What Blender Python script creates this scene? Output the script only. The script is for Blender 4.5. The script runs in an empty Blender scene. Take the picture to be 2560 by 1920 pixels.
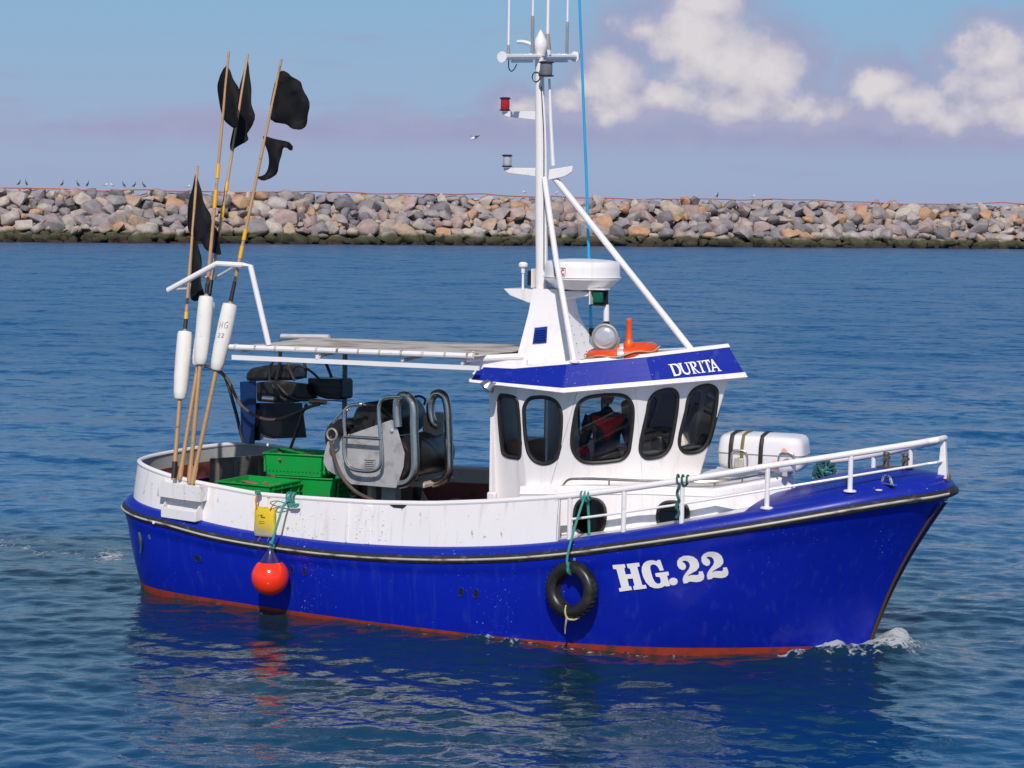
import bpy, bmesh, math, random
import numpy as np
from math import radians, sin, cos, pi
from mathutils import Vector, Matrix

random.seed(7); RNG = np.random.default_rng(7)
scene = bpy.context.scene
C = bpy.context.collection

# ================================================================= camera
EYE = Vector((0, 0, 4.3)); FPX = 5200.0; ROLL = radians(.9); PITCH = math.atan2((960-504)*cos(ROLL), FPX)
fwd = Vector((0, cos(PITCH), -sin(PITCH))); up0 = Vector((0, sin(PITCH), cos(PITCH))); rt0 = Vector((1, 0, 0))
rt = rt0*cos(ROLL)+up0*sin(ROLL); up = -rt0*sin(ROLL)+up0*cos(ROLL)
cd = bpy.data.cameras.new('camera'); cam = bpy.data.objects.new('camera', cd); C.objects.link(cam)
cd.sensor_fit = 'HORIZONTAL'; cd.sensor_width = 36; cd.lens = 36*FPX/2560; cd.clip_start = .1; cd.clip_end = 20000
cam.matrix_world = Matrix(((rt.x, up.x, -fwd.x, EYE.x), (rt.y, up.y, -fwd.y, EYE.y), (rt.z, up.z, -fwd.z, EYE.z), (0, 0, 0, 1)))
scene.camera = cam
scene.view_settings.view_transform = 'Standard'; scene.view_settings.look = 'None'
scene.view_settings.exposure = 0.0; scene.view_settings.gamma = 1.0

# ================================================================= sun
SUN_EL, SUN_AZ = radians(41), radians(183)        # azimuth clockwise from +Y: behind the camera
sd = bpy.data.lights.new('sun', 'SUN'); sd.energy = 3.6; sd.angle = radians(.53); sd.color = (1.0, .92, .855)
sun = bpy.data.objects.new('sun', sd); C.objects.link(sun)
sdir = Vector((sin(SUN_AZ)*cos(SUN_EL), cos(SUN_AZ)*cos(SUN_EL), sin(SUN_EL)))
sun.rotation_euler = sdir.to_track_quat('Z', 'Y').to_euler(); sun.location = (0, -20, 30)

# ================================================================= sky
world = bpy.data.worlds.new('World'); scene.world = world; world.use_nodes = True
wn, wl = world.node_tree.nodes, world.node_tree.links
wn.clear()
def wnode(t, **k):
    n = wn.new(t)
    for a, v in k.items(): setattr(n, a, v)
    return n
def wmath(op, a, b=None, c=None, clamp=False):
    n = wnode('ShaderNodeMath', operation=op, use_clamp=clamp)
    for i, v in enumerate((a, b, c)):
        if v is None: continue
        if isinstance(v, (int, float)): n.inputs[i].default_value = v
        else: wl.new(v, n.inputs[i])
    return n.outputs[0]
def wramp(fac, stops):
    n = wnode('ShaderNodeValToRGB'); wl.new(fac, n.inputs[0]); cr = n.color_ramp
    while len(cr.elements) < len(stops): cr.elements.new(.5)
    for e, (p, c) in zip(cr.elements, stops): e.position = p; e.color = (*c, 1) if len(c) == 3 else c
    return n.outputs[0]
def wmixc(f, a, b):
    n = wnode('ShaderNodeMix', data_type='RGBA')
    wl.new(f, n.inputs['Factor']) if not isinstance(f, (int, float)) else setattr(n.inputs['Factor'], 'default_value', f)
    for s, v in (('A', a), ('B', b)):
        sock = [i for i in n.inputs if i.name == s and i.type == 'RGBA'][0]
        if isinstance(v, tuple): sock.default_value = (*v, 1)
        else: wl.new(v, sock)
    return [o for o in n.outputs if o.type == 'RGBA'][0]
sky = wnode('ShaderNodeTexSky', sky_type='NISHITA', sun_disc=False, sun_elevation=SUN_EL, sun_rotation=SUN_AZ, air_density=1.0, dust_density=.3, ozone_density=2.5, altitude=0)
tc = wnode('ShaderNodeTexCoord'); sep = wnode('ShaderNodeSeparateXYZ'); wl.new(tc.outputs['Generated'], sep.inputs[0])
az = wmath('MULTIPLY', wmath('ARCTAN2', sep.outputs[0], sep.outputs[1]), 180/pi)     # degrees right of the view axis
el = wmath('MULTIPLY', wmath('ARCSINE', sep.outputs[2]), 180/pi)                      # degrees above the horizon
P = wnode('ShaderNodeCombineXYZ'); wl.new(az, P.inputs[0]); wl.new(el, P.inputs[1])
def wnoise(vec, scale, detail, rough=.55, stretch=(1, 1, 1), off=(0, 0, 0)):
    m = wnode('ShaderNodeVectorMath', operation='MULTIPLY_ADD'); wl.new(vec, m.inputs[0]); m.inputs[1].default_value = stretch; m.inputs[2].default_value = off
    n = wnode('ShaderNodeTexNoise'); wl.new(m.outputs[0], n.inputs['Vector'])
    n.inputs['Scale'].default_value = scale; n.inputs['Detail'].default_value = detail; n.inputs['Roughness'].default_value = rough
    return n
w1 = wnoise(P.outputs[0], .75, 4, .5)
ws = wnode('ShaderNodeVectorMath', operation='MULTIPLY_ADD'); wl.new(w1.outputs['Color'], ws.inputs[0]); ws.inputs[1].default_value = (1.15, .85, 0); ws.inputs[2].default_value = (-.575, -.425, 0)
wv = wnode('ShaderNodeVectorMath', operation='ADD'); wl.new(P.outputs[0], wv.inputs[0]); wl.new(ws.outputs[0], wv.inputs[1])
# cumulus heads: centre azimuth, centre elevation, half width, half height (degrees)
PUFF = [(5.20, 5.38, .85, .42), (4.75, 4.60, 1.45, .74), (3.25, 4.80, .58, .38), (5.60, 3.80, 1.38, .90), (6.95, 3.72, .80, .66), (6.05, 2.75, 1.42, .64),
        (2.60, 3.28, .78, .72), (2.62, 2.52, 1.1, .42), (1.45, 2.70, .52, .42), (12.75, 4.10, .86, .68), (12.8, 3.35, 1.25, .58), (9.9, 3.25, .66, .5), (10.5, 2.75, 1.3, .55),
        (3.9, 2.75, 1.0, .42), (8.2, 2.55, 1.1, .45), (11.6, 2.5, 1.3, .5), (13.6, 2.5, 1.2, .55), (.4, 2.55, .8, .34),
        (16.5, 3.6, 1.4, .9), (18.5, 4.6, 1.3, 1.1), (21, 3.2, 2.2, 1.2), (-18, 3.4, 1.6, .7), (-22, 3.8, 2.0, 1.2)]
acc = None
for cx, cy, rx, ry in PUFF:
    a = wnode('ShaderNodeVectorMath', operation='MULTIPLY_ADD'); wl.new(wv.outputs[0], a.inputs[0])
    a.inputs[1].default_value = (1/rx, 1/ry, 0); a.inputs[2].default_value = (-cx/rx, -cy/ry, 0)
    ln = wnode('ShaderNodeVectorMath', operation='LENGTH'); wl.new(a.outputs[0], ln.inputs[0])
    acc = ln.outputs['Value'] if acc is None else wmath('SMOOTH_MIN', acc, ln.outputs['Value'], .35)
fine = wnoise(P.outputs[0], 1.7, 9, .60)
field = wmath('ADD', acc, wmath('MULTIPLY', wmath('SUBTRACT', fine.outputs['Fac'], .5), 1.0))
mr = wnode('ShaderNodeMapRange', interpolation_type='SMOOTHSTEP'); wl.new(field, mr.inputs[0])
mr.inputs[1].default_value = 1.52; mr.inputs[2].default_value = .88; mr.inputs[3].default_value = 0; mr.inputs[4].default_value = 1
puff = mr.outputs[0]
# long flat bank of grey violet cloud low over the sea, and streaks above it
bankn = wnoise(P.outputs[0], .55, 6, .55, (.55, 1.6, 1))
top = wmath('ADD', wmath('MULTIPLY', wmath('SUBTRACT', bankn.outputs['Fac'], .5), 2.6), 2.55)
top = wmath('ADD', top, wmath('MULTIPLY', wmath('SUBTRACT', wmath('MINIMUM', wmath('MAXIMUM', az, -14), 14), 0), .028))
bt = wnode('ShaderNodeMapRange', interpolation_type='SMOOTHSTEP'); wl.new(wmath('SUBTRACT', top, el), bt.inputs[0]); bt.inputs[1].default_value = -.35; bt.inputs[2].default_value = .55; bt.inputs[3].default_value = 0; bt.inputs[4].default_value = 1
bb = wnode('ShaderNodeMapRange', interpolation_type='SMOOTHSTEP'); wl.new(wmath('ADD', el, wmath('MULTIPLY', fine.outputs['Fac'], .35)), bb.inputs[0]); bb.inputs[1].default_value = 1.25; bb.inputs[2].default_value = 2.05; bb.inputs[3].default_value = 0; bb.inputs[4].default_value = 1
bank = wmath('MULTIPLY', wmath('MULTIPLY', bt.outputs[0], bb.outputs[0]), .95)
strk = wnoise(P.outputs[0], .5, 5, .5, (.35, 2.6, 1), (7, 3, 0))
st = wnode('ShaderNodeMapRange', interpolation_type='SMOOTHSTEP'); wl.new(strk.outputs['Fac'], st.inputs[0]); st.inputs[1].default_value = .55; st.inputs[2].default_value = .72; st.inputs[3].default_value = 0; st.inputs[4].default_value = .45
# cloud light
lob = wnode('ShaderNodeMapRange', interpolation_type='SMOOTHSTEP'); wl.new(wmath('ADD', el, wmath('MULTIPLY', wmath('SUBTRACT', w1.outputs['Fac'], .5), 1.6)), lob.inputs[0]); lob.inputs[1].default_value = 3.3; lob.inputs[2].default_value = 1.9; lob.inputs[3].default_value = 0; lob.inputs[4].default_value = .62
lit = wmath('SUBTRACT', wmath('ADD', wmath('MULTIPLY', wmath('SUBTRACT', 1.30, field), .85), wmath('MULTIPLY', wmath('SUBTRACT', w1.outputs['Fac'], .45), 1.7)), lob.outputs[0], clamp=True)
cum = wramp(lit, [(0, (.385, .395, .56)), (.25, (.47, .465, .585)), (.6, (.60, .575, .64)), (1, (.70, .665, .69))])
VIOLET = (.345, .350, .555)
tint = wnode('ShaderNodeMix', data_type='RGBA', blend_type='MULTIPLY'); tint.inputs['Factor'].default_value = 1.0
ca, cb = [i for i in tint.inputs if i.type == 'RGBA']
wl.new(sky.outputs[0], ca); cb.default_value = (1.0, .97, 1.0, 1)
# sea haze: the lowest sky is a pale even blue all round the horizon
hz = wnode('ShaderNodeMapRange', interpolation_type='SMOOTHSTEP'); wl.new(el, hz.inputs[0]); hz.inputs[1].default_value = 40; hz.inputs[2].default_value = 3; hz.inputs[3].default_value = 0; hz.inputs[4].default_value = .92
hcol = wramp(wmath('MULTIPLY', wmath('MAXIMUM', el, 0), 1/32), [(0, (.300, .375, .590)), (.075, (.285, .400, .610)), (.175, (.235, .430, .635)), (.45, (.170, .385, .660)), (1, (.110, .300, .640))])
SKY_K = .09
hsc = wnode('ShaderNodeVectorMath', operation='SCALE'); wl.new(hcol, hsc.inputs[0]); hsc.inputs['Scale'].default_value = 1/SKY_K
skyc = wmixc(hz.outputs[0], [o for o in tint.outputs if o.type == 'RGBA'][0], hsc.outputs[0])
b_sky = wnode('ShaderNodeBackground'); wl.new(skyc, b_sky.inputs[0]); b_sky.inputs[1].default_value = SKY_K
vio = wmixc(w1.outputs['Fac'], (.300, .330, .530), (.385, .385, .545))
low = wmixc(wmath('MULTIPLY', puff, 1.0), vio, cum)
b_cl = wnode('ShaderNodeBackground'); wl.new(low, b_cl.inputs[0]); b_cl.inputs[1].default_value = 1.0
halo = wnode('ShaderNodeMapRange', interpolation_type='SMOOTHSTEP'); wl.new(wmath('ADD', field, wmath('MULTIPLY', wmath('SUBTRACT', bankn.outputs['Fac'], .5), 2.2)), halo.inputs[0]); halo.inputs[1].default_value = 2.5; halo.inputs[2].default_value = 1.05; halo.inputs[3].default_value = 0; halo.inputs[4].default_value = .85
halo = wmath('MULTIPLY', halo.outputs[0], bb.outputs[0])
dens = wmath('MAXIMUM', wmath('MAXIMUM', puff, wmath('MAXIMUM', bank, halo)), wmath('MULTIPLY', st.outputs[0], wmath('SUBTRACT', 1, wmath('MULTIPLY', wmath('MAXIMUM', el, 0), .03)), clamp=True))
above = wnode('ShaderNodeMapRange', interpolation_type='SMOOTHSTEP'); wl.new(el, above.inputs[0]); above.inputs[1].default_value = 0; above.inputs[2].default_value = .4; above.inputs[3].default_value = 0; above.inputs[4].default_value = 1
dens = wmath('MULTIPLY', dens, above.outputs[0], clamp=True)
mixw = wnode('ShaderNodeMixShader'); wl.new(dens, mixw.inputs[0]); wl.new(b_sky.outputs[0], mixw.inputs[1]); wl.new(b_cl.outputs[0], mixw.inputs[2])
wo = wnode('ShaderNodeOutputWorld'); wl.new(mixw.outputs[0], wo.inputs[0])

# ================================================================= materials
MATS = {}
def mat(name, rgb, rough=.5, metal=0., var=.12, vscale=6., bump=0., bscale=40., dirt=None, dscale=3., dstretch=(1, 1, 1), dlim=(.55, .75), coat=0., spec=.5, coord='Object', rvar=.08, specks=None, streak=None):
    """Procedural Principled material: noise-varied colour and gloss, optional stains (dirt colour) and fine relief."""
    if name in MATS: return MATS[name]
    m = bpy.data.materials.new(name); m.use_nodes = True; nt = m.node_tree; N, L = nt.nodes, nt.links
    b = N['Principled BSDF']; tcn = N.new('ShaderNodeTexCoord')
    def noise(scale, detail=5, stretch=(1, 1, 1), seed=0.):
        mp = N.new('ShaderNodeVectorMath'); mp.operation = 'MULTIPLY_ADD'; L.new(tcn.outputs[coord], mp.inputs[0]); mp.inputs[1].default_value = stretch; mp.inputs[2].default_value = (seed, seed*.7, seed*1.3)
        n = N.new('ShaderNodeTexNoise'); L.new(mp.outputs[0], n.inputs['Vector']); n.inputs['Scale'].default_value = scale; n.inputs['Detail'].default_value = detail; return n.outputs['Fac']
    def mixc(f, a, c):
        x = N.new('ShaderNodeMix'); x.data_type = 'RGBA'; L.new(f, x.inputs['Factor']); A, B = [i for i in x.inputs if i.type == 'RGBA']
        for s, v in ((A, a), (B, c)):
            if isinstance(v, tuple): s.default_value = (*v, 1)
            else: L.new(v, s)
        return [o for o in x.outputs if o.type == 'RGBA'][0]
    n0 = noise(vscale)
    col = mixc(n0, tuple(min(1, c*(1-var)) for c in rgb), tuple(min(1, c*(1+var)) for c in rgb))
    if dirt is not None:
        dn = noise(dscale, 8, dstretch, 3.1); r = N.new('ShaderNodeMapRange'); L.new(dn, r.inputs[0]); r.inputs[1].default_value = dlim[0]; r.inputs[2].default_value = dlim[1]
        col = mixc(r.outputs[0], col, dirt)
    if streak is not None:          # runs down from the deck edge
        sn = noise(2.2, 6, (7, 7, .45), 7.7); r = N.new('ShaderNodeMapRange'); L.new(sn, r.inputs[0]); r.inputs[1].default_value = .56; r.inputs[2].default_value = .80; r.inputs[4].default_value = streak[1]
        col = mixc(r.outputs[0], col, streak[0])
    if specks is not None:          # chips and splashes
        kn = noise(specks[1], 3, (1, 1, 1), 11.3); k2 = noise(1.3, 3, (1, 1, 1), 2.2); mm = N.new('ShaderNodeMath'); mm.operation = 'MULTIPLY_ADD'; L.new(k2, mm.inputs[0]); mm.inputs[1].default_value = .35; L.new(kn, mm.inputs[2])
        r = N.new('ShaderNodeMapRange'); L.new(mm.outputs[0], r.inputs[0]); r.inputs[1].default_value = specks[2]; r.inputs[2].default_value = specks[2]+.02
        col = mixc(r.outputs[0], col, specks[0])
    L.new(col, b.inputs['Base Color'])
    rr = N.new('ShaderNodeMapRange'); L.new(noise(vscale*2.3, 4, (1, 1, 1), 5.), rr.inputs[0]); rr.inputs[3].default_value = max(.02, rough-rvar); rr.inputs[4].default_value = min(1, rough+rvar)
    L.new(rr.outputs[0], b.inputs['Roughness'])
    b.inputs['Metallic'].default_value = metal; b.inputs['Coat Weight'].default_value = coat; b.inputs['Specular IOR Level'].default_value = spec
    if bump:
        bp = N.new('ShaderNodeBump'); bp.inputs['Strength'].default_value = bump; bp.inputs['Distance'].default_value = .01; L.new(noise(bscale, 6, (1, 1, 1), 9.), bp.inputs['Height']); L.new(bp.outputs[0], b.inputs['Normal'])
    MATS[name] = m; return m
def glass_mat(name, tint, gloss=.06, rough=.02, ior=1.5, wave=.05):
    m = bpy.data.materials.new(name); m.use_nodes = True; N, L = m.node_tree.nodes, m.node_tree.links; N.clear()
    t = N.new('ShaderNodeBsdfTransparent'); t.inputs[0].default_value = (*tint, 1); g = N.new('ShaderNodeBsdfGlossy'); g.inputs['Roughness'].default_value = rough
    fr = N.new('ShaderNodeFresnel'); fr.inputs[0].default_value = ior
    nz = N.new('ShaderNodeTexNoise'); nz.inputs['Scale'].default_value = 5; bp = N.new('ShaderNodeBump'); bp.inputs['Strength'].default_value = wave; L.new(nz.outputs['Fac'], bp.inputs['Height']); L.new(bp.outputs[0], g.inputs['Normal'])
    mx = N.new('ShaderNodeMixShader'); L.new(fr.outputs[0], mx.inputs[0]); L.new(t.outputs[0], mx.inputs[1]); L.new(g.outputs[0], mx.inputs[2])
    o = N.new('ShaderNodeOutputMaterial'); L.new(mx.outputs[0], o.inputs[0]); MATS[name] = m; return m
WHITE = mat('white_paint', (.80, .775, .76), .38, var=.05, vscale=2.5, dirt=(.50, .47, .42), dscale=5, dstretch=(2, 2, .5), dlim=(.62, .86), bump=.03, bscale=60)
WBUL = mat('chipped_white_paint', (.80, .775, .765), .40, var=.05, vscale=2., dirt=(.33, .31, .29), dscale=13, dstretch=(1.2, 1.2, .8), dlim=(.665, .74), bump=.05, bscale=30, streak=((.47, .43, .38), .6), specks=((.12, .10, .09), 48, .90))
WTUBE = mat('white_tube_paint', (.82, .79, .775), .33, var=.06, vscale=4., dirt=(.45, .41, .35), dscale=9, dlim=(.66, .8))
GRPW = mat('white_gelcoat', (.83, .80, .785), .30, var=.05, vscale=2., coat=.15, streak=((.60, .555, .50), .5), specks=((.40, .36, .32), 40, .94))
BLUE = mat('blue_gelcoat', (.0030, .0150, .365), .27, var=.14, streak=((.030, .060, .33), .45), specks=((.42, .45, .52), 62, .925), vscale=1.1, dirt=(.008, .020, .30), dscale=9, dlim=(.62, .8), coat=.0, spec=.32, bump=.015, bscale=6)
BLUE2 = mat('scuffed_blue_gelcoat', (.006, .020, .30), .38, var=.12, specks=((.35, .38, .48), 55, .90), vscale=3., dirt=(.035, .055, .33), dscale=11, dstretch=(1, 1, .6), dlim=(.62, .8), coat=.0, spec=.35)
REDB = mat('red_antifouling', (.34, .035, .014), .6, var=.25, vscale=4, dirt=(.10, .035, .02), dscale=6, dlim=(.5, .7))
RUB = mat('black_rubber', (.018, .017, .017), .55, var=.3, vscale=9, dirt=(.085, .075, .06), dscale=12, dlim=(.55, .75), bump=.2, bscale=60)
STRIP = mat('scuffed_pale_strip', (.50, .465, .39), .5, var=.15, vscale=6, dirt=(.10, .085, .07), dscale=5, dstretch=(1, 1, 3), dlim=(.52, .68))
STEEL = mat('stainless_steel', (.74, .66, .57), .27, 1., var=.10, vscale=3, rvar=.05)
GALV = mat('galvanised_plate', (.50, .50, .50), .55, .35, var=.18, vscale=14, dirt=(.33, .31, .30), dscale=9, dlim=(.5, .7), bump=.1, bscale=50)
DARKM = mat('dark_metal', (.030, .028, .027), .5, .4, var=.3, vscale=8, dirt=(.12, .06, .03), dscale=7, dlim=(.58, .75))
BLACK = mat('black_plastic', (.012, .012, .014), .42, var=.3, vscale=8)
HOSE = mat('black_hose', (.022, .021, .022), .45, var=.3, vscale=14, dirt=(.10, .085, .075), dscale=10, dlim=(.55, .75))
GASK = mat('window_gasket', (.015, .014, .013), .5, var=.2)
GLASS = glass_mat('window_glass', (.84, .85, .85), ior=1.5, wave=.2)
DARKGL = glass_mat('smoked_glass', (.05, .05, .055), rough=.03)

# ---------------------------------------------------------------- hull lines
# stations from stem to stern: sheer (x, half breadth, z) and waterline (x, half breadth)
STA = [((.725,.155,1.575),(-.03,.012)), ((.62,.37,1.56),(-.12,.09)), ((.40,.60,1.53),(-.27,.24)), ((.05,.89,1.466),(-.52,.44)),
       ((-.68,1.24,1.306),(-1.05,.82)), ((-1.47,1.49,1.137),(-1.65,1.18)), ((-2.05,1.58,1.015),(-2.2,1.39)), ((-2.6,1.646,.905),(-2.7,1.51)),
       ((-3.2,1.685,.81),(-3.25,1.58)), ((-4.05,1.70,.72),(-4.05,1.62)), ((-5.07,1.695,.668),(-5.05,1.61)), ((-5.9,1.65,.665),(-5.85,1.56)),
       ((-6.75,1.59,.70),(-6.65,1.48)), ((-7.4,1.51,.765),(-7.33,1.40)), ((-7.8,1.42,.79),(-7.72,1.30)), ((-8.1,1.28,.82),(-8.02,1.14)),
       ((-8.3,1.08,.845),(-8.2,.94)), ((-8.42,.75,.86),(-8.31,.64)), ((-8.47,.38,.868),(-8.36,.32)), ((-8.48,0,.87),(-8.37,0))]
def catmull(P, n):
    """Smooth curve through the points P (N,k), n samples per span."""
    P = np.asarray(P, float); N = len(P); out = []
    for i in range(N-1):
        p0 = P[max(i-1,0)]; p1 = P[i]; p2 = P[i+1]; p3 = P[min(i+2,N-1)]
        d1 = max(np.linalg.norm(p1-p0),1e-6)**.5; d2 = max(np.linalg.norm(p2-p1),1e-6)**.5; d3 = max(np.linalg.norm(p3-p2),1e-6)**.5
        m1 = (p2-p1) if i == 0 else ((p1-p0)/d1-(p2-p0)/(d1+d2)+(p2-p1)/d2)*d2
        m2 = (p2-p1) if i == N-2 else ((p2-p1)/d2-(p3-p1)/(d2+d3)+(p3-p2)/d3)*d2
        for t in np.linspace(0,1,n,endpoint=False):
            t2=t*t; t3=t2*t
            out.append((2*t3-3*t2+1)*p1+(t3-2*t2+t)*m1+(-2*t3+3*t2)*p2+(t3-t2)*m2)
    out.append(P[-1]); return np.array(out)
NSUB = 5
_S = catmull([s for s,w in STA], NSUB); _W = catmull([w for s,w in STA], NSUB)
NST = len(_S)
BOWF = np.clip((_S[:,0]+2.2)/2.9, 0, 1)          # 1 at the stem, 0 from amidships aft
def hull_pt(i, s):
    """starboard hull point of station i, s = 0 at the sheer, 1 at the waterline, 2 at the keel line"""
    S = _S[i]; W = _W[i]; b = BOWF[i]
    if s <= 1:
        g = (1-b)*(.35*s+.65*s**2.6)+b*(.55*s+.45*s**.6)
        gx = s+.10*b*np.sin(np.pi*s)
        led = .022*(1-np.clip((s-.11)/.09,0,1)**2*(3-2*np.clip((s-.11)/.09,0,1)))*np.clip(i/8.,0,1)     # soft ledge under the strake
        return np.array([S[0]+(W[0]-S[0])*gx, -(S[1]+(W[1]-S[1])*g+led-.0*s), S[2]*(1-s)])
    k = s-1
    return np.array([W[0]-.25*k*b, -W[1]*(1-.5*k*k), -.55*k])
SHX = _S[:,0]
def sheer_at(x):
    """half breadth and height of the sheer at x"""
    xs = SHX[::-1]; return np.interp(x, xs, _S[::-1,1]), np.interp(x, xs, _S[::-1,2])
BTX = np.array([-8.5,-8.11,-7.48,-7.08,-6.28,-5.8,-4.8,-4.14,-3.47,-2.65,-2.08,-1.54,-.72,.01,.68,.8])
BTZ = np.array([1.36,1.345,1.264,1.23,1.18,1.187,1.217,1.259,1.333,1.444,1.551,1.661,1.839,1.977,2.094,2.11])
def rail_z(x): return np.interp(x, BTX, BTZ)
def inset(i, d):
    """sheer plan point of station i moved inboard by d (normal to the plan curve)"""
    a = _S[max(i-1,0)]; c = _S[min(i+1,NST-1)]
    t = np.array([c[0]-a[0], -(c[1]-a[1])]); t /= max(np.linalg.norm(t),1e-9)
    n = np.array([t[1], -t[0]])            # inboard normal (starboard side, walking aft)
    if i == NST-1: n = np.array([1.,0.])
    p = np.array([_S[i][0], -_S[i][1]])+n*d
    p[1] = min(p[1], 0); return p
# ================================================================= mesh helpers
class MB:
    """Collects shapes; build() links them as ONE mesh object."""
    def __init__(s): s.v = []; s.f = []; s.smooth = True
    def add(s, verts, faces):
        o = len(s.v); s.v += [tuple(map(float, p)) for p in verts]; s.f += [tuple(i+o for i in f) for f in faces]; return s
    def box(s, c, d, R=None):
        x, y, z = (k/2 for k in d); P = [(sx*x, sy*y, sz*z) for sx in (-1, 1) for sy in (-1, 1) for sz in (-1, 1)]
        P = [Vector(p) for p in P]
        if R is not None: P = [R @ p for p in P]
        return s.add([p+Vector(c) for p in P], [(0, 1, 3, 2), (4, 6, 7, 5), (0, 4, 5, 1), (2, 3, 7, 6), (0, 2, 6, 4), (1, 5, 7, 3)])
    def tube(s, path, r, n=10, closed=False, cap=True, smooth=0, flat=1.):
        """round (or flattened) tube along a path; r may be a list, one radius for each point"""
        P = np.asarray([tuple(p) for p in path], float)
        R = np.full(len(P), r, float) if np.isscalar(r) else np.asarray(r, float)
        if smooth:
            Q = catmull(np.c_[P, R] if not closed else np.r_[np.c_[P, R], [np.r_[P[0], R[0]]]], smooth)
            if closed: Q = Q[:-1]
            P, R = Q[:, :3], Q[:, 3]
        N = len(P); T = np.zeros_like(P)
        for i in range(N):
            a = P[(i-1) % N] if closed else P[max(i-1, 0)]; b = P[(i+1) % N] if closed else P[min(i+1, N-1)]
            T[i] = (b-a)/max(np.linalg.norm(b-a), 1e-9)
        ref = np.array([0, 0, 1.]) if abs(T[0][2]) < .9 else np.array([1., 0, 0])
        u = np.cross(T[0], ref); u /= np.linalg.norm(u); V = []
        for i in range(N):
            u = u-T[i]*(u@T[i]); u /= max(np.linalg.norm(u), 1e-9); w = np.cross(T[i], u)
            for k in range(n):
                a = 2*pi*k/n; V.append(P[i]+R[i]*(u*cos(a)+w*sin(a)*flat))
        F = [(i*n+k, i*n+(k+1) % n, ((i+1) % N)*n+(k+1) % n, ((i+1) % N)*n+k) for i in range(N if closed else N-1) for k in range(n)]
        if cap and not closed: F += [tuple(range(n-1, -1, -1)), tuple((N-1)*n+k for k in range(n))]
        return s.add(V, F)
    def lathe(s, prof, n=24, c=(0, 0, 0), R=None, capa=True):
        """surface of revolution about local z; prof = [(radius, z)...]"""
        V = []
        for r, z in prof:
            for k in range(n):
                p = Vector((r*cos(2*pi*k/n), r*sin(2*pi*k/n), z)); V.append((R @ p if R is not None else p)+Vector(c))
        m = len(prof); F = [(i*n+k, i*n+(k+1) % n, (i+1)*n+(k+1) % n, (i+1)*n+k) for i in range(m-1) for k in range(n)]
        if capa: F += [tuple(range(n-1, -1, -1)), tuple((m-1)*n+k for k in range(n))]
        return s.add(V, F)
    def prism(s, poly, off):
        """polygon (3D points, planar) extruded by the vector off"""
        P = [Vector(p) for p in poly]; o = Vector(off); n = len(P)
        return s.add(P+[p+o for p in P], [tuple(range(n-1, -1, -1)), tuple(range(n, 2*n))]+[(i, (i+1) % n, n+(i+1) % n, n+i) for i in range(n)])
    def grid(s, rows, close_u=False):
        n = len(rows[0]); m = len(rows); V = [p for r in rows for p in r]
        F = [(i*n+k, i*n+(k+1) % n, (i+1)*n+(k+1) % n, (i+1)*n+k) for i in range(m-1) for k in range(n if close_u else n-1)]
        return s.add(V, F)
    def mesh(s, name):
        me = bpy.data.meshes.new(name); me.from_pydata(s.v, [], s.f); me.validate(); return me
    def build(s, name, m, parent=None, sharp=35, bevel=0, recalc=True, solid=0):
        me = s.mesh(name)
        if recalc:
            bm = bmesh.new(); bm.from_mesh(me); bmesh.ops.remove_doubles(bm, verts=bm.verts, dist=1e-5); bmesh.ops.recalc_face_normals(bm, faces=bm.faces); bm.to_mesh(me); bm.free()
        return link(name, me, m, parent, sharp, bevel, solid)
def link(name, me, m, parent=None, sharp=35, bevel=0, solid=0):
    if m is not None: me.materials.append(m)
    if sharp: me.shade_smooth(); me.set_sharp_from_angle(angle=radians(sharp))
    else: me.shade_flat()
    o = bpy.data.objects.new(name, me); C.objects.link(o)
    if parent is not None: o.parent = parent
    if solid: md = o.modifiers.new('solid', 'SOLIDIFY'); md.thickness = solid; md.offset = 0
    if bevel: md = o.modifiers.new('bevel', 'BEVEL'); md.width = bevel; md.segments = 2; md.limit_method = 'ANGLE'; md.angle_limit = radians(40)
    return o
def holed(outer, holes=(), flip=None):
    """planar polygon with holes as a triangulated mesh"""
    bm = bmesh.new(); E = []
    for loop in (outer, *holes):
        vs = [bm.verts.new(p) for p in loop]; E += [bm.edges.new((vs[i], vs[(i+1) % len(vs)])) for i in range(len(vs))]
    bmesh.ops.triangle_fill(bm, use_beauty=True, edges=E)
    bmesh.ops.recalc_face_normals(bm, faces=bm.faces)
    me = bpy.data.meshes.new('panel'); bm.to_mesh(me); bm.free()
    if flip is not None and len(me.polygons):
        n = Vector((0, 0, 0))
        for p in me.polygons: n += p.normal*p.area
        if n.dot(Vector(flip)) < 0: me.flip_normals()
    return me
def smooth_loop(pts, k=5):
    P = [tuple(p) for p in pts]; Q = catmull(np.array(P[-2:]+P+P[:3]), k); return [tuple(q) for q in Q[2*k:(2+len(P))*k]]
def empty(name, loc=(0, 0, 0), rz=0., parent=None):
    o = bpy.data.objects.new(name, None); C.objects.link(o); o.location = loc; o.rotation_euler = (0, 0, rz); o.empty_display_size = .1
    if parent is not None: o.parent = parent
    return o
def tag(o, label, cat, group=None):
    o['label'] = label; o['category'] = cat
    if group: o['group'] = group
    return o

# ================================================================= where the boat lies
SEA_Z = -.05
HEAD = radians(-27); BO = Vector((3.592, 20.224, 0))
b_d = fwd*FPX+rt*(2180-1280)-up*(1612-960); BO = EYE+b_d*(-EYE.z/b_d.z)
def BW(p):
    """boat coordinates (x forward from the stem at the waterline, y to port, z up) to world"""
    return BO+Vector((p[0]*cos(HEAD)-p[1]*sin(HEAD), p[0]*sin(HEAD)+p[1]*cos(HEAD), p[2]))

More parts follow.
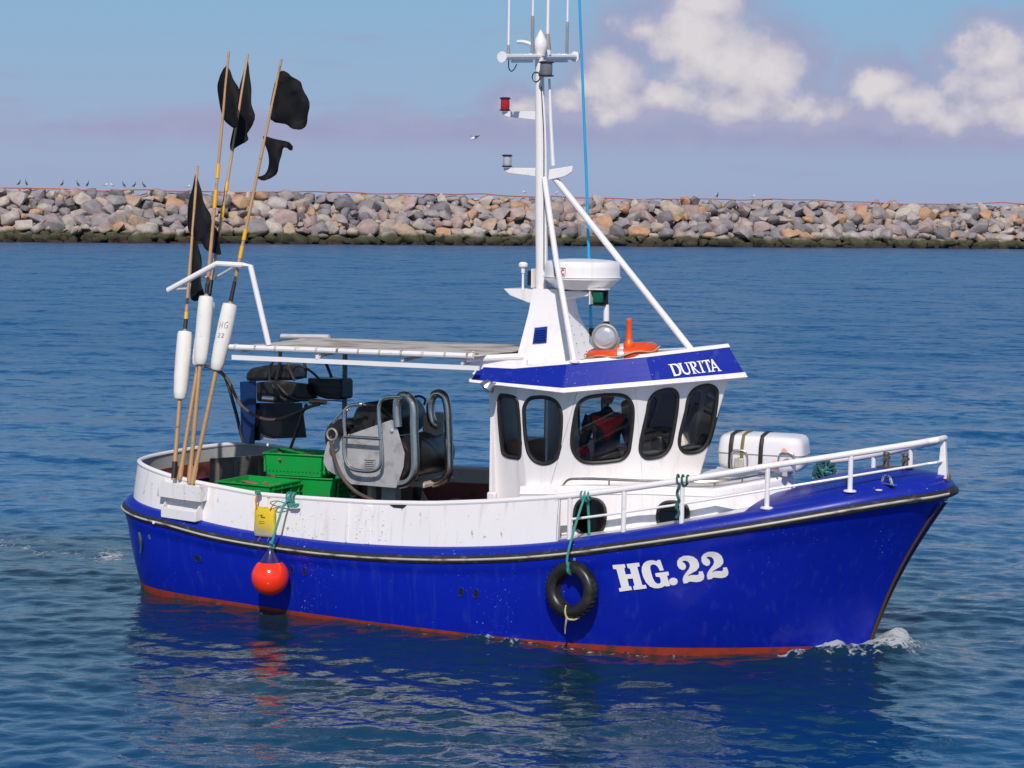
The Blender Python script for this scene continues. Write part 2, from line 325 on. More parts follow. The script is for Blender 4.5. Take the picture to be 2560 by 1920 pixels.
# ================================================================= sea
def ocean_tile(n, size, wind, amp, lmin, lmax, seed, spread=2.):
    """random wind sea as a periodic height field (sum of waves between lmin and lmax metres)"""
    g = np.random.default_rng(seed); k1 = np.fft.fftfreq(n, size/n)*2*pi; kx, ky = np.meshgrid(k1, k1, indexing='ij'); k = np.hypot(kx, ky); k[0, 0] = 1e-6
    d = (kx*cos(wind)+ky*sin(wind))/k
    S = k**-1.75*np.where((k > 2*pi/lmax) & (k < 2*pi/lmin), 1, 0)*(np.abs(d)**spread+.06)
    h = np.fft.ifft2(S*(g.normal(size=(n, n))+1j*g.normal(size=(n, n)))).real
    return h/h.std()*amp
def sample(tile, size, x, y):
    n = len(tile); u = (x/size*n) % n; v = (y/size*n) % n; i = np.floor(u).astype(int); j = np.floor(v).astype(int); a = u-i; b = v-j; i1 = (i+1) % n; j1 = (j+1) % n; i %= n; j %= n
    return (tile[i, j]*(1-a)+tile[i1, j]*a)*(1-b)+(tile[i, j1]*(1-a)+tile[i1, j1]*a)*b
def graded(dense0, dense1, step, lo, hi, grow=1.05, step1=None):
    """coordinates dense between dense0 and dense1 and ever wider outside"""
    out = [dense0]; st = step
    while out[-1] < dense1: out.append(out[-1]+st); st = min(st*1.0028, step1 or step)
    while out[-1] < hi: st *= grow; out.append(out[-1]+st)
    st = step; a = []
    p = dense0
    while p > lo: st *= 1.12; p -= st; a.append(p)
    return np.array(a[::-1]+out)
def widening(start, step, stop, rate, far, rate2):
    """cell size grows by rate until stop, then by rate2"""
    o = [start]
    while o[-1] < far: o.append(o[-1]+step); step *= rate if o[-1] < stop else rate2
    return np.array(o)
hx = np.r_[np.arange(0, 10.5, .052), widening(10.5, .053, 62, 1.0125, 4000, 1.12)]; gx = np.r_[-hx[::-1][:-1], hx]
gy = np.r_[np.array([-600, -200, -60, -15, 0, 7, 10, 11.5, 12.2]), widening(12.6, .040, 235, 1.0035, 9000, 1.15)]
GX, GY = np.meshgrid(gx, gy, indexing='ij')
T1 = ocean_tile(512, 31., radians(78), .0125, .45, 2.6, 1); T2 = ocean_tile(512, 13.3, radians(98), .0072, .12, .5, 2, 1.0); T3 = ocean_tile(512, 190., radians(85), .024, 1.8, 8, 3)
rad = np.hypot(GX, GY); fade3 = 1/(1+(rad/300)**6); fade1 = 1/(1+(rad/80)**4); fade2 = 1/(1+(rad/32)**6)
near_k = np.clip((rad-14)/45, .25, 1)              # the long swell is small inside the harbour bend by the boat
Hh = sample(T3, 190., GX, GY)*fade3*near_k+sample(T1, 31., GX, GY)*fade1*(1+.15*np.clip((rad-24)/35, 0, 1))+sample(T2, 13.3, GX*cos(.3)-GY*sin(.3), GX*sin(.3)+GY*cos(.3))*fade2
# boat wave: crest at the stem, trough along the forward shoulder, smoothed water and wash astern
lx = (GX-BO.x)*cos(HEAD)+(GY-BO.y)*sin(HEAD); ly = -(GX-BO.x)*sin(HEAD)+(GY-BO.y)*cos(HEAD)
wlx = _W[::-1, 0]; wly = _W[::-1, 1]; hb = np.interp(lx, wlx, wly, left=0, right=0)
out = np.maximum(np.abs(ly)-hb, 0); out = np.where(lx > 0, np.hypot(out, lx), out); near = np.exp(-out/.55)
bowcrest = .075*np.exp(-((lx-.12)/.42)**2)*np.exp(-(np.maximum(np.abs(ly)-.12, 0)/.34)**2)
trough = -.022*np.exp(-((lx+2.0)/1.2)**2)*near+.022*np.exp(-((lx+4.6)/.8)**2)*near-.020*np.exp(-((lx+8.0)/.9)**2)*near
ridge = .030*np.exp(-((out-.28-np.maximum(.1-lx, 0)*.26)/.17)**2)*np.exp(-np.maximum(.1-lx, 0)/2.6)*(lx < .35)*(lx > -7)
calm = 1-.30*np.exp(-out/1.6)*(lx > -9)*(lx < 1)
wash_and_reflection = np.exp(-((ly-.1)/(1.0+.10*np.maximum(-8.3-lx, 0)))**2)*(lx < -8.1)*np.exp(-np.maximum(-8.3-lx, 0)/9)
Hh = Hh*calm*(1-.35*wash_and_reflection)+bowcrest+trough+ridge*calm
# foam: churned water at the stem and shoulder, thin wash behind the stern
ripn = sample(ocean_tile(512, 11., radians(60), 1., .08, 1.2, 5, .3), 11., GX, GY)
foam = 1.5*np.exp(-((lx-.08)/.48)**2-(np.maximum(np.abs(ly)-.14, 0)/.34)**2)+1.05*np.exp(-((lx+.55)/.62)**2)*np.exp(-((out-.12)/.16)**2)*(ly < 0)
foam += .85*np.exp(-((lx+2.0)/.52)**2)*np.exp(-((out-.04)/.11)**2)+.62*np.exp(-((lx+3.1)/.9)**2)*np.exp(-((out-.03)/.09)**2)+.45*np.exp(-((lx+5.5)/2.2)**2)*np.exp(-((out-.03)/.06)**2)
foam += .95*wash_and_reflection*np.exp(-((ly-.35+.05*(lx+8))/.55)**2)+.62*wash_and_reflection*np.exp(-((ly+1.0)/.35)**2)
foam = np.clip(foam, 0, 1.3)*(.75+.35*ripn)
Hh += np.clip(foam, 0, 1)*.055*np.abs(ripn)*(lx > -7.5)
nx, ny = GX.shape
co = np.stack([GX, GY, Hh+SEA_Z], -1).reshape(-1, 3)
idx = np.arange(nx*ny).reshape(nx, ny); quads = np.stack([idx[:-1, :-1], idx[1:, :-1], idx[1:, 1:], idx[:-1, 1:]], -1).reshape(-1, 4)
me = bpy.data.meshes.new('sea'); me.vertices.add(len(co)); me.vertices.foreach_set('co', co.astype(np.float32).ravel())
me.loops.add(quads.size); me.loops.foreach_set('vertex_index', quads.ravel().astype(np.int32)); me.polygons.add(len(quads)); me.polygons.foreach_set('loop_start', np.arange(0, quads.size, 4, dtype=np.int32))
me.update(calc_edges=True); me.shade_smooth()
at = me.attributes.new('foam', 'FLOAT', 'POINT'); at.data.foreach_set('value', np.clip(foam, 0, 2).astype(np.float32).ravel())
at = me.attributes.new('wash_and_reflection', 'FLOAT', 'POINT'); at.data.foreach_set('value', np.clip(wash_and_reflection+np.exp(-(out/5.5)**2)*(1/(1+np.exp(-(lx+11)/.8)))*(1/(1+np.exp((lx-1.6)/.5))), 0, 1).astype(np.float32).ravel())  # stern wash plus a mask round the boat for its reflection painted in colour
sm = bpy.data.materials.new('sea_water'); sm.use_nodes = True; N, L = sm.node_tree.nodes, sm.node_tree.links; pb = N['Principled BSDF']
tcn = N.new('ShaderNodeTexCoord')
def snoise(scale, det, stretch, dist=0.):
    mp = N.new('ShaderNodeVectorMath'); mp.operation = 'MULTIPLY'; L.new(tcn.outputs['Object'], mp.inputs[0]); mp.inputs[1].default_value = stretch
    n = N.new('ShaderNodeTexNoise'); L.new(mp.outputs[0], n.inputs['Vector']); n.inputs['Scale'].default_value = scale; n.inputs['Detail'].default_value = det; n.inputs['Distortion'].default_value = dist; return n.outputs['Fac']
fa = N.new('ShaderNodeAttribute'); fa.attribute_name = 'foam'; wa = N.new('ShaderNodeAttribute'); wa.attribute_name = 'wash_and_reflection'
def smath(op, a, b, clamp=False):
    n = N.new('ShaderNodeMath'); n.operation = op; n.use_clamp = clamp
    for i, v in enumerate((a, b)):
        if isinstance(v, (int, float)): n.inputs[i].default_value = v
        else: L.new(v, n.inputs[i])
    return n.outputs[0]
def smix(f, a, b):
    x = N.new('ShaderNodeMix'); x.data_type = 'RGBA'; L.new(f, x.inputs['Factor']); A, B = [i for i in x.inputs if i.type == 'RGBA']
    for s_, v in ((A, a), (B, b)):
        if isinstance(v, tuple): s_.default_value = (*v, 1)
        else: L.new(v, s_)
    return [o for o in x.outputs if o.type == 'RGBA'][0]
patch = snoise(.12, 4, (1, 1, 1))
body = smix(patch, (.0006, .072, .205), (.0012, .072, .185))  # open water: blue sky reflection painted into the body colour
body = smix(smath('MULTIPLY', wa.outputs['Fac'], .93), body, (.0070, .025, .027))  # green wash; round the hull, its dark reflection is painted into the colour too
fn = smath('MULTIPLY', snoise(15, 8, (1, 1, 1), .8), 1.0); fr = N.new('ShaderNodeMapRange'); fr.interpolation_type = 'SMOOTHSTEP'
L.new(smath('ADD', fa.outputs['Fac'], smath('MULTIPLY', smath('SUBTRACT', fn, .5), 3.2)), fr.inputs[0]); fr.inputs[1].default_value = .55; fr.inputs[2].default_value = 1.25
gate = smath('MULTIPLY', fr.outputs[0], smath('MULTIPLY', fa.outputs['Fac'], 4., True), True)
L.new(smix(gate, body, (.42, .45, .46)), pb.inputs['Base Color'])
rg = N.new('ShaderNodeMapRange'); L.new(gate, rg.inputs[0]); rg.inputs[4].default_value = .8; L.new(rg.outputs[0], pb.inputs['Roughness'])
# ripples too small to see at a distance show as gloss spread
geo0 = N.new('ShaderNodeNewGeometry'); sp0 = N.new('ShaderNodeSeparateXYZ'); L.new(geo0.outputs['Position'], sp0.inputs[0]); rfar = N.new('ShaderNodeMapRange'); L.new(sp0.outputs[1], rfar.inputs[0]); rfar.inputs[1].default_value = 17; rfar.inputs[2].default_value = 62; rfar.inputs[3].default_value = .05; rfar.inputs[4].default_value = .30; L.new(rfar.outputs[0], rg.inputs[3])
pb.inputs['IOR'].default_value = 1.60
h1 = snoise(2.6, 5, (.75, 1.25, 1), .4); h2 = snoise(9, 4, (.8, 1.2, 1), .3); h3 = snoise(.55, 4, (.7, 1.3, 1), .3)
hh = smath('ADD', smath('ADD', smath('MULTIPLY', h1, .085), smath('MULTIPLY', h2, .016)), smath('MULTIPLY', h3, .16))
hh = smath('ADD', hh, smath('MULTIPLY', smath('MULTIPLY', gate, snoise(26, 4, (1, 1, 1))), .05))
# the near surface carries its waves as geometry: relief there is only the fine ripple
geo = N.new('ShaderNodeNewGeometry'); sp = N.new('ShaderNodeSeparateXYZ'); L.new(geo.outputs['Position'], sp.inputs[0])
fr2 = N.new('ShaderNodeMapRange'); L.new(sp.outputs[1], fr2.inputs[0]); fr2.inputs[1].default_value = 17; fr2.inputs[2].default_value = 46; fr2.inputs[3].default_value = .14; fr2.inputs[4].default_value = 1.0
bp = N.new('ShaderNodeBump'); bp.inputs['Distance'].default_value = 1.0; L.new(hh, bp.inputs['Height']); bp.inputs['Strength'].default_value = .30
# wave slopes too small or too far off to be geometry: the normal itself is tilted by noise (slope field)
def slope(scale, det, stretch, k):
    mp = N.new('ShaderNodeVectorMath'); mp.operation = 'MULTIPLY'; L.new(tcn.outputs['Object'], mp.inputs[0]); mp.inputs[1].default_value = stretch
    n = N.new('ShaderNodeTexNoise'); L.new(mp.outputs[0], n.inputs['Vector']); n.inputs['Scale'].default_value = scale; n.inputs['Detail'].default_value = det; n.inputs['Roughness'].default_value = .6
    v = N.new('ShaderNodeVectorMath'); v.operation = 'MULTIPLY_ADD'; L.new(n.outputs['Color'], v.inputs[0]); v.inputs[1].default_value = (k*.6, k, 0); v.inputs[2].default_value = (-k*.3, -k*.5, 0); return v.outputs[0]
def vadd(a, b):
    v = N.new('ShaderNodeVectorMath'); v.operation = 'ADD'; L.new(a, v.inputs[0]); L.new(b, v.inputs[1]); return v.outputs[0]
sl = vadd(vadd(slope(1.1, 5, (.55, 1.2, 1), .95), slope(4.2, 4, (.7, 1.1, 1), 1.0)), slope(.11, 2, (.5, 1.3, 1), .14))
sc = N.new('ShaderNodeVectorMath'); sc.operation = 'SCALE'; L.new(sl, sc.inputs[0]); L.new(fr2.outputs[0], sc.inputs['Scale'])
nn = N.new('ShaderNodeVectorMath'); nn.operation = 'NORMALIZE'; L.new(vadd(bp.outputs[0], sc.outputs[0]), nn.inputs[0]); L.new(nn.outputs[0], pb.inputs['Normal'])
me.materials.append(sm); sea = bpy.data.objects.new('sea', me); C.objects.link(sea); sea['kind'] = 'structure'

# ================================================================= breakwater
JL = Vector((-75, 176, 0)); JR = Vector((95, 247, 0)); jd = (JR-JL).normalized(); jn = Vector((-jd.y, jd.x, 0)); JLEN = (JR-JL).length; JH = 4.92
rockm = bpy.data.materials.new('breakwater_stone'); rockm.use_nodes = True; N, L = rockm.node_tree.nodes, rockm.node_tree.links; pb = N['Principled BSDF']
oi = N.new('ShaderNodeObjectInfo'); geo = N.new('ShaderNodeNewGeometry'); ad = N.new('ShaderNodeMath'); ad.operation = 'ADD'; L.new(oi.outputs['Random'], ad.inputs[0]); L.new(geo.outputs['Random Per Island'], ad.inputs[1]); fc = N.new('ShaderNodeMath'); fc.operation = 'FRACT'; L.new(ad.outputs[0], fc.inputs[0])
cr = N.new('ShaderNodeValToRGB'); cr.color_ramp.interpolation = 'CONSTANT'; L.new(fc.outputs[0], cr.inputs[0])
cols = [(.35, .305, .29), (.25, .225, .225), (.41, .36, .325), (.32, .28, .27), (.44, .36, .29), (.19, .178, .185), (.38, .29, .26), (.40, .36, .335), (.41, .305, .22), (.28, .255, .255), (.47, .415, .36), (.37, .28, .255), (.30, .275, .28), (.46, .28, .17), (.23, .215, .23), (.40, .31, .28)]
while len(cr.color_ramp.elements) < len(cols): cr.color_ramp.elements.new(.5)
for i, (e, c_) in enumerate(zip(cr.color_ramp.elements, cols)): e.position = i/len(cols); e.color = (*c_, 1)
tcn = N.new('ShaderNodeTexCoord'); nz = N.new('ShaderNodeTexNoise'); L.new(geo.outputs['Position'], nz.inputs['Vector']); nz.inputs['Scale'].default_value = 1.6; nz.inputs['Detail'].default_value = 8; nz.inputs['Roughness'].default_value = .65
def smix2(f, a, b, mode='MIX'):
    x = N.new('ShaderNodeMix'); x.data_type = 'RGBA'; x.blend_type = mode
    if isinstance(f, (int, float)): x.inputs['Factor'].default_value = f
    else: L.new(f, x.inputs['Factor'])
    A, B = [i for i in x.inputs if i.type == 'RGBA']
    for s_, v in ((A, a), (B, b)):
        if isinstance(v, tuple): s_.default_value = (*v, 1)
        else: L.new(v, s_)
    return [o for o in x.outputs if o.type == 'RGBA'][0]
mot = N.new('ShaderNodeValToRGB'); L.new(nz.outputs['Fac'], mot.inputs[0]); mot.color_ramp.elements[0].position = .3; mot.color_ramp.elements[0].color = (.72, .71, .71, 1); mot.color_ramp.elements[1].position = .72; mot.color_ramp.elements[1].color = (1.25, 1.22, 1.2, 1)
c1 = smix2(1.0, cr.outputs[0], mot.outputs[0], 'MULTIPLY')
sp = N.new('ShaderNodeSeparateXYZ'); L.new(geo.outputs['Position'], sp.inputs[0]); nz2 = N.new('ShaderNodeTexNoise'); L.new(geo.outputs['Position'], nz2.inputs['Vector']); nz2.inputs['Scale'].default_value = .6; nz2.inputs['Detail'].default_value = 5
lv = N.new('ShaderNodeMath'); lv.operation = 'MULTIPLY_ADD'; L.new(nz2.outputs['Fac'], lv.inputs[0]); lv.inputs[1].default_value = -1.1; L.new(sp.outputs[2], lv.inputs[2])
al = N.new('ShaderNodeMapRange'); L.new(lv.outputs[0], al.inputs[0]); al.inputs[1].default_value = .62; al.inputs[2].default_value = .25; al.inputs[3].default_value = 0; al.inputs[4].default_value = 1
al2 = N.new('ShaderNodeMapRange'); L.new(lv.outputs[0], al2.inputs[0]); al2.inputs[1].default_value = .1; al2.inputs[2].default_value = -.35; al2.inputs[3].default_value = 0; al2.inputs[4].default_value = 1
weed = smix2(al2.outputs[0], (.060, .062, .026), (.030, .020, .012))
c2 = smix2(al.outputs[0], c1, weed); L.new(c2, pb.inputs['Base Color']); pb.inputs['Roughness'].default_value = .85
bp = N.new('ShaderNodeBump'); bp.inputs['Strength'].default_value = .6; bp.inputs['Distance'].default_value = .12; L.new(nz.outputs['Fac'], bp.inputs['Height']); L.new(bp.outputs[0], pb.inputs['Normal'])
MATS['breakwater_stone'] = rockm
def rock_mesh(seed):
    g = np.random.default_rng(seed); bm = bmesh.new(); n = 19
    ax = np.array([1.0, g.uniform(.72, .95), g.uniform(.55, .8)])
    for i in range(n):
        v = g.normal(size=3); v /= np.linalg.norm(v); v = np.sign(v)*np.abs(v)**.8; bm.verts.new(v*ax*g.uniform(.80, 1.05)*.5)
    h = bmesh.ops.convex_hull(bm, input=bm.verts); bmesh.ops.delete(bm, geom=[e for e in h['geom_interior'] if isinstance(e, bmesh.types.BMVert)], context='VERTS')
    bmesh.ops.bevel(bm, geom=list(bm.edges), offset=.07, segments=1, affect='EDGES', clamp_overlap=True)
    bmesh.ops.recalc_face_normals(bm, faces=bm.faces); me = bpy.data.meshes.new('rock'); bm.to_mesh(me); bm.free()
    me.materials.append(rockm); me.shade_smooth(); me.set_sharp_from_angle(angle=radians(38)); return me
ROCKS = [rock_mesh(40+i) for i in range(20)]
bw = empty('breakwater', JL); tag(bw, 'long breakwater of grey and pinkish boulders behind the boat, weedy at the waterline', 'breakwater')
def jpt(s, h, d=0):
    """point on the sloping face: s metres along, h metres up, d metres out of the face (local to the breakwater)"""
    sl = 1.35; p = jd*s+jn*(h*sl)+Vector((0, 0, h)); nrm = (Vector((0, 0, sl))-jn).normalized(); return p+nrm*d
mb = MB()
prof = [(-1.5, -1.2), (0, -.9), (JH-.6, -.75)]
rows = []
for s in np.arange(-10, JLEN+11, 3.):
    a = jpt(s, -1.5, -1.0); b_ = jpt(s, JH-.1, -.95); rows.append([a, jpt(s, 1.5, -1.0+random.uniform(-.15, .15)), b_, b_+jn*5, b_+jn*14-Vector((0, 0, JH+1))])
mb.grid(rows).build('core', rockm, bw)
def put_rock(me, s, h, d, size, parent=bw):
    o = bpy.data.objects.new('rock', me); C.objects.link(o); o.parent = parent; o.location = jpt(s, h, d)
    o.rotation_euler = (random.uniform(-.6, .6), random.uniform(-.6, .6), random.uniform(0, 6.28)); o.scale = [size*random.uniform(.85, 1.2), size*random.uniform(.8, 1.05), size*random.uniform(.8, 1.05)]; return o
# the part of the face that the photograph shows: s from about 30 to 150 m
cand = []
row_h = [.55, 1.35, 2.15, 2.95, 3.75, 4.50]
for r, h in enumerate(row_h):
    s = 24+random.uniform(0, 1)
    while s < 149:
        size = random.choice([1.3, 1.6, 1.9, 2.2, 2.5, 3.0]); step = size*.64
        if r == 5: size = min(size, 1.9); step = size*.64
        cand.append((s+step/2, h+random.uniform(-.22, .22), random.uniform(-.45, -.05), size)); s += step
cand.sort(key=lambda c_: -(c_[3]/(150+c_[0]*.3)) if c_[1] > .9 else 0)
for i, (s, h, d, z) in enumerate(cand[:300]): put_rock(ROCKS[i % 20], s, h, d, z)
# every other stone: weedy row at the water, fillers between the big ones, the face beyond the frame
rest = cand[300:]+[(random.uniform(20, 150), random.uniform(.1, JH-.15), random.uniform(-.9, -.45), random.uniform(.9, 1.7)) for _ in range(1300)]
rest += [(s, random.uniform(-.35, .55), random.uniform(-.35, 0), random.uniform(1.0, 1.9)) for s in np.arange(15, 155, .62)]
rest += [(s, JH+random.uniform(-.1, .12), random.uniform(-.9, -.6), random.uniform(.8, 1.3)) for s in np.arange(20, 150, .8)]
rest += [(random.choice([random.uniform(-5, 22), random.uniform(142, JLEN)]), random.uniform(0, JH-.1), random.uniform(-.5, -.1), random.uniform(1.5, 2.6)) for _ in range(420)]
bigv, bigf = [], []; raw = [([tuple(v.co) for v in m_.vertices], [tuple(p.vertices) for p in m_.polygons]) for m_ in ROCKS]
for i, (s, h, d, z) in enumerate(rest):
    V, F = raw[i % 20]; M = Matrix.Translation(jpt(s, h, d)) @ Matrix.Rotation(random.uniform(0, 6.28), 4, 'Z') @ Matrix.Rotation(random.uniform(-.6, .6), 4, 'X') @ Matrix.Diagonal((z*random.uniform(.9, 1.2), z*.95, z*.9, 1))
    o0 = len(bigv); bigv += [tuple(M @ Vector(v)) for v in V]; bigf += [tuple(k+o0 for k in f) for f in F]
me = bpy.data.meshes.new('small_rocks'); me.from_pydata(bigv, [], bigf); ro = link('small_rocks', me, rockm, bw, 38); ro['kind'] = 'stuff'
# orange hose lying along the crest
ORANGE = mat('orange_hose', (.42, .12, .07), .6, var=.25, vscale=.5)
pts = []; zz = 0
for s in np.arange(18, 150, 2.0):
    zz = .75*zz+random.uniform(-.16, .16); pts.append(JL+jpt(s, JH-.30, .25)+Vector((0, 0, .08+zz*.7)))
hose = MB().tube([p-pts[0] for p in pts], .065, 6, smooth=3).build('hose', ORANGE); hose.location = pts[0]
tag(hose, 'long thin orange hose snaking along the top of the rock breakwater', 'hose')
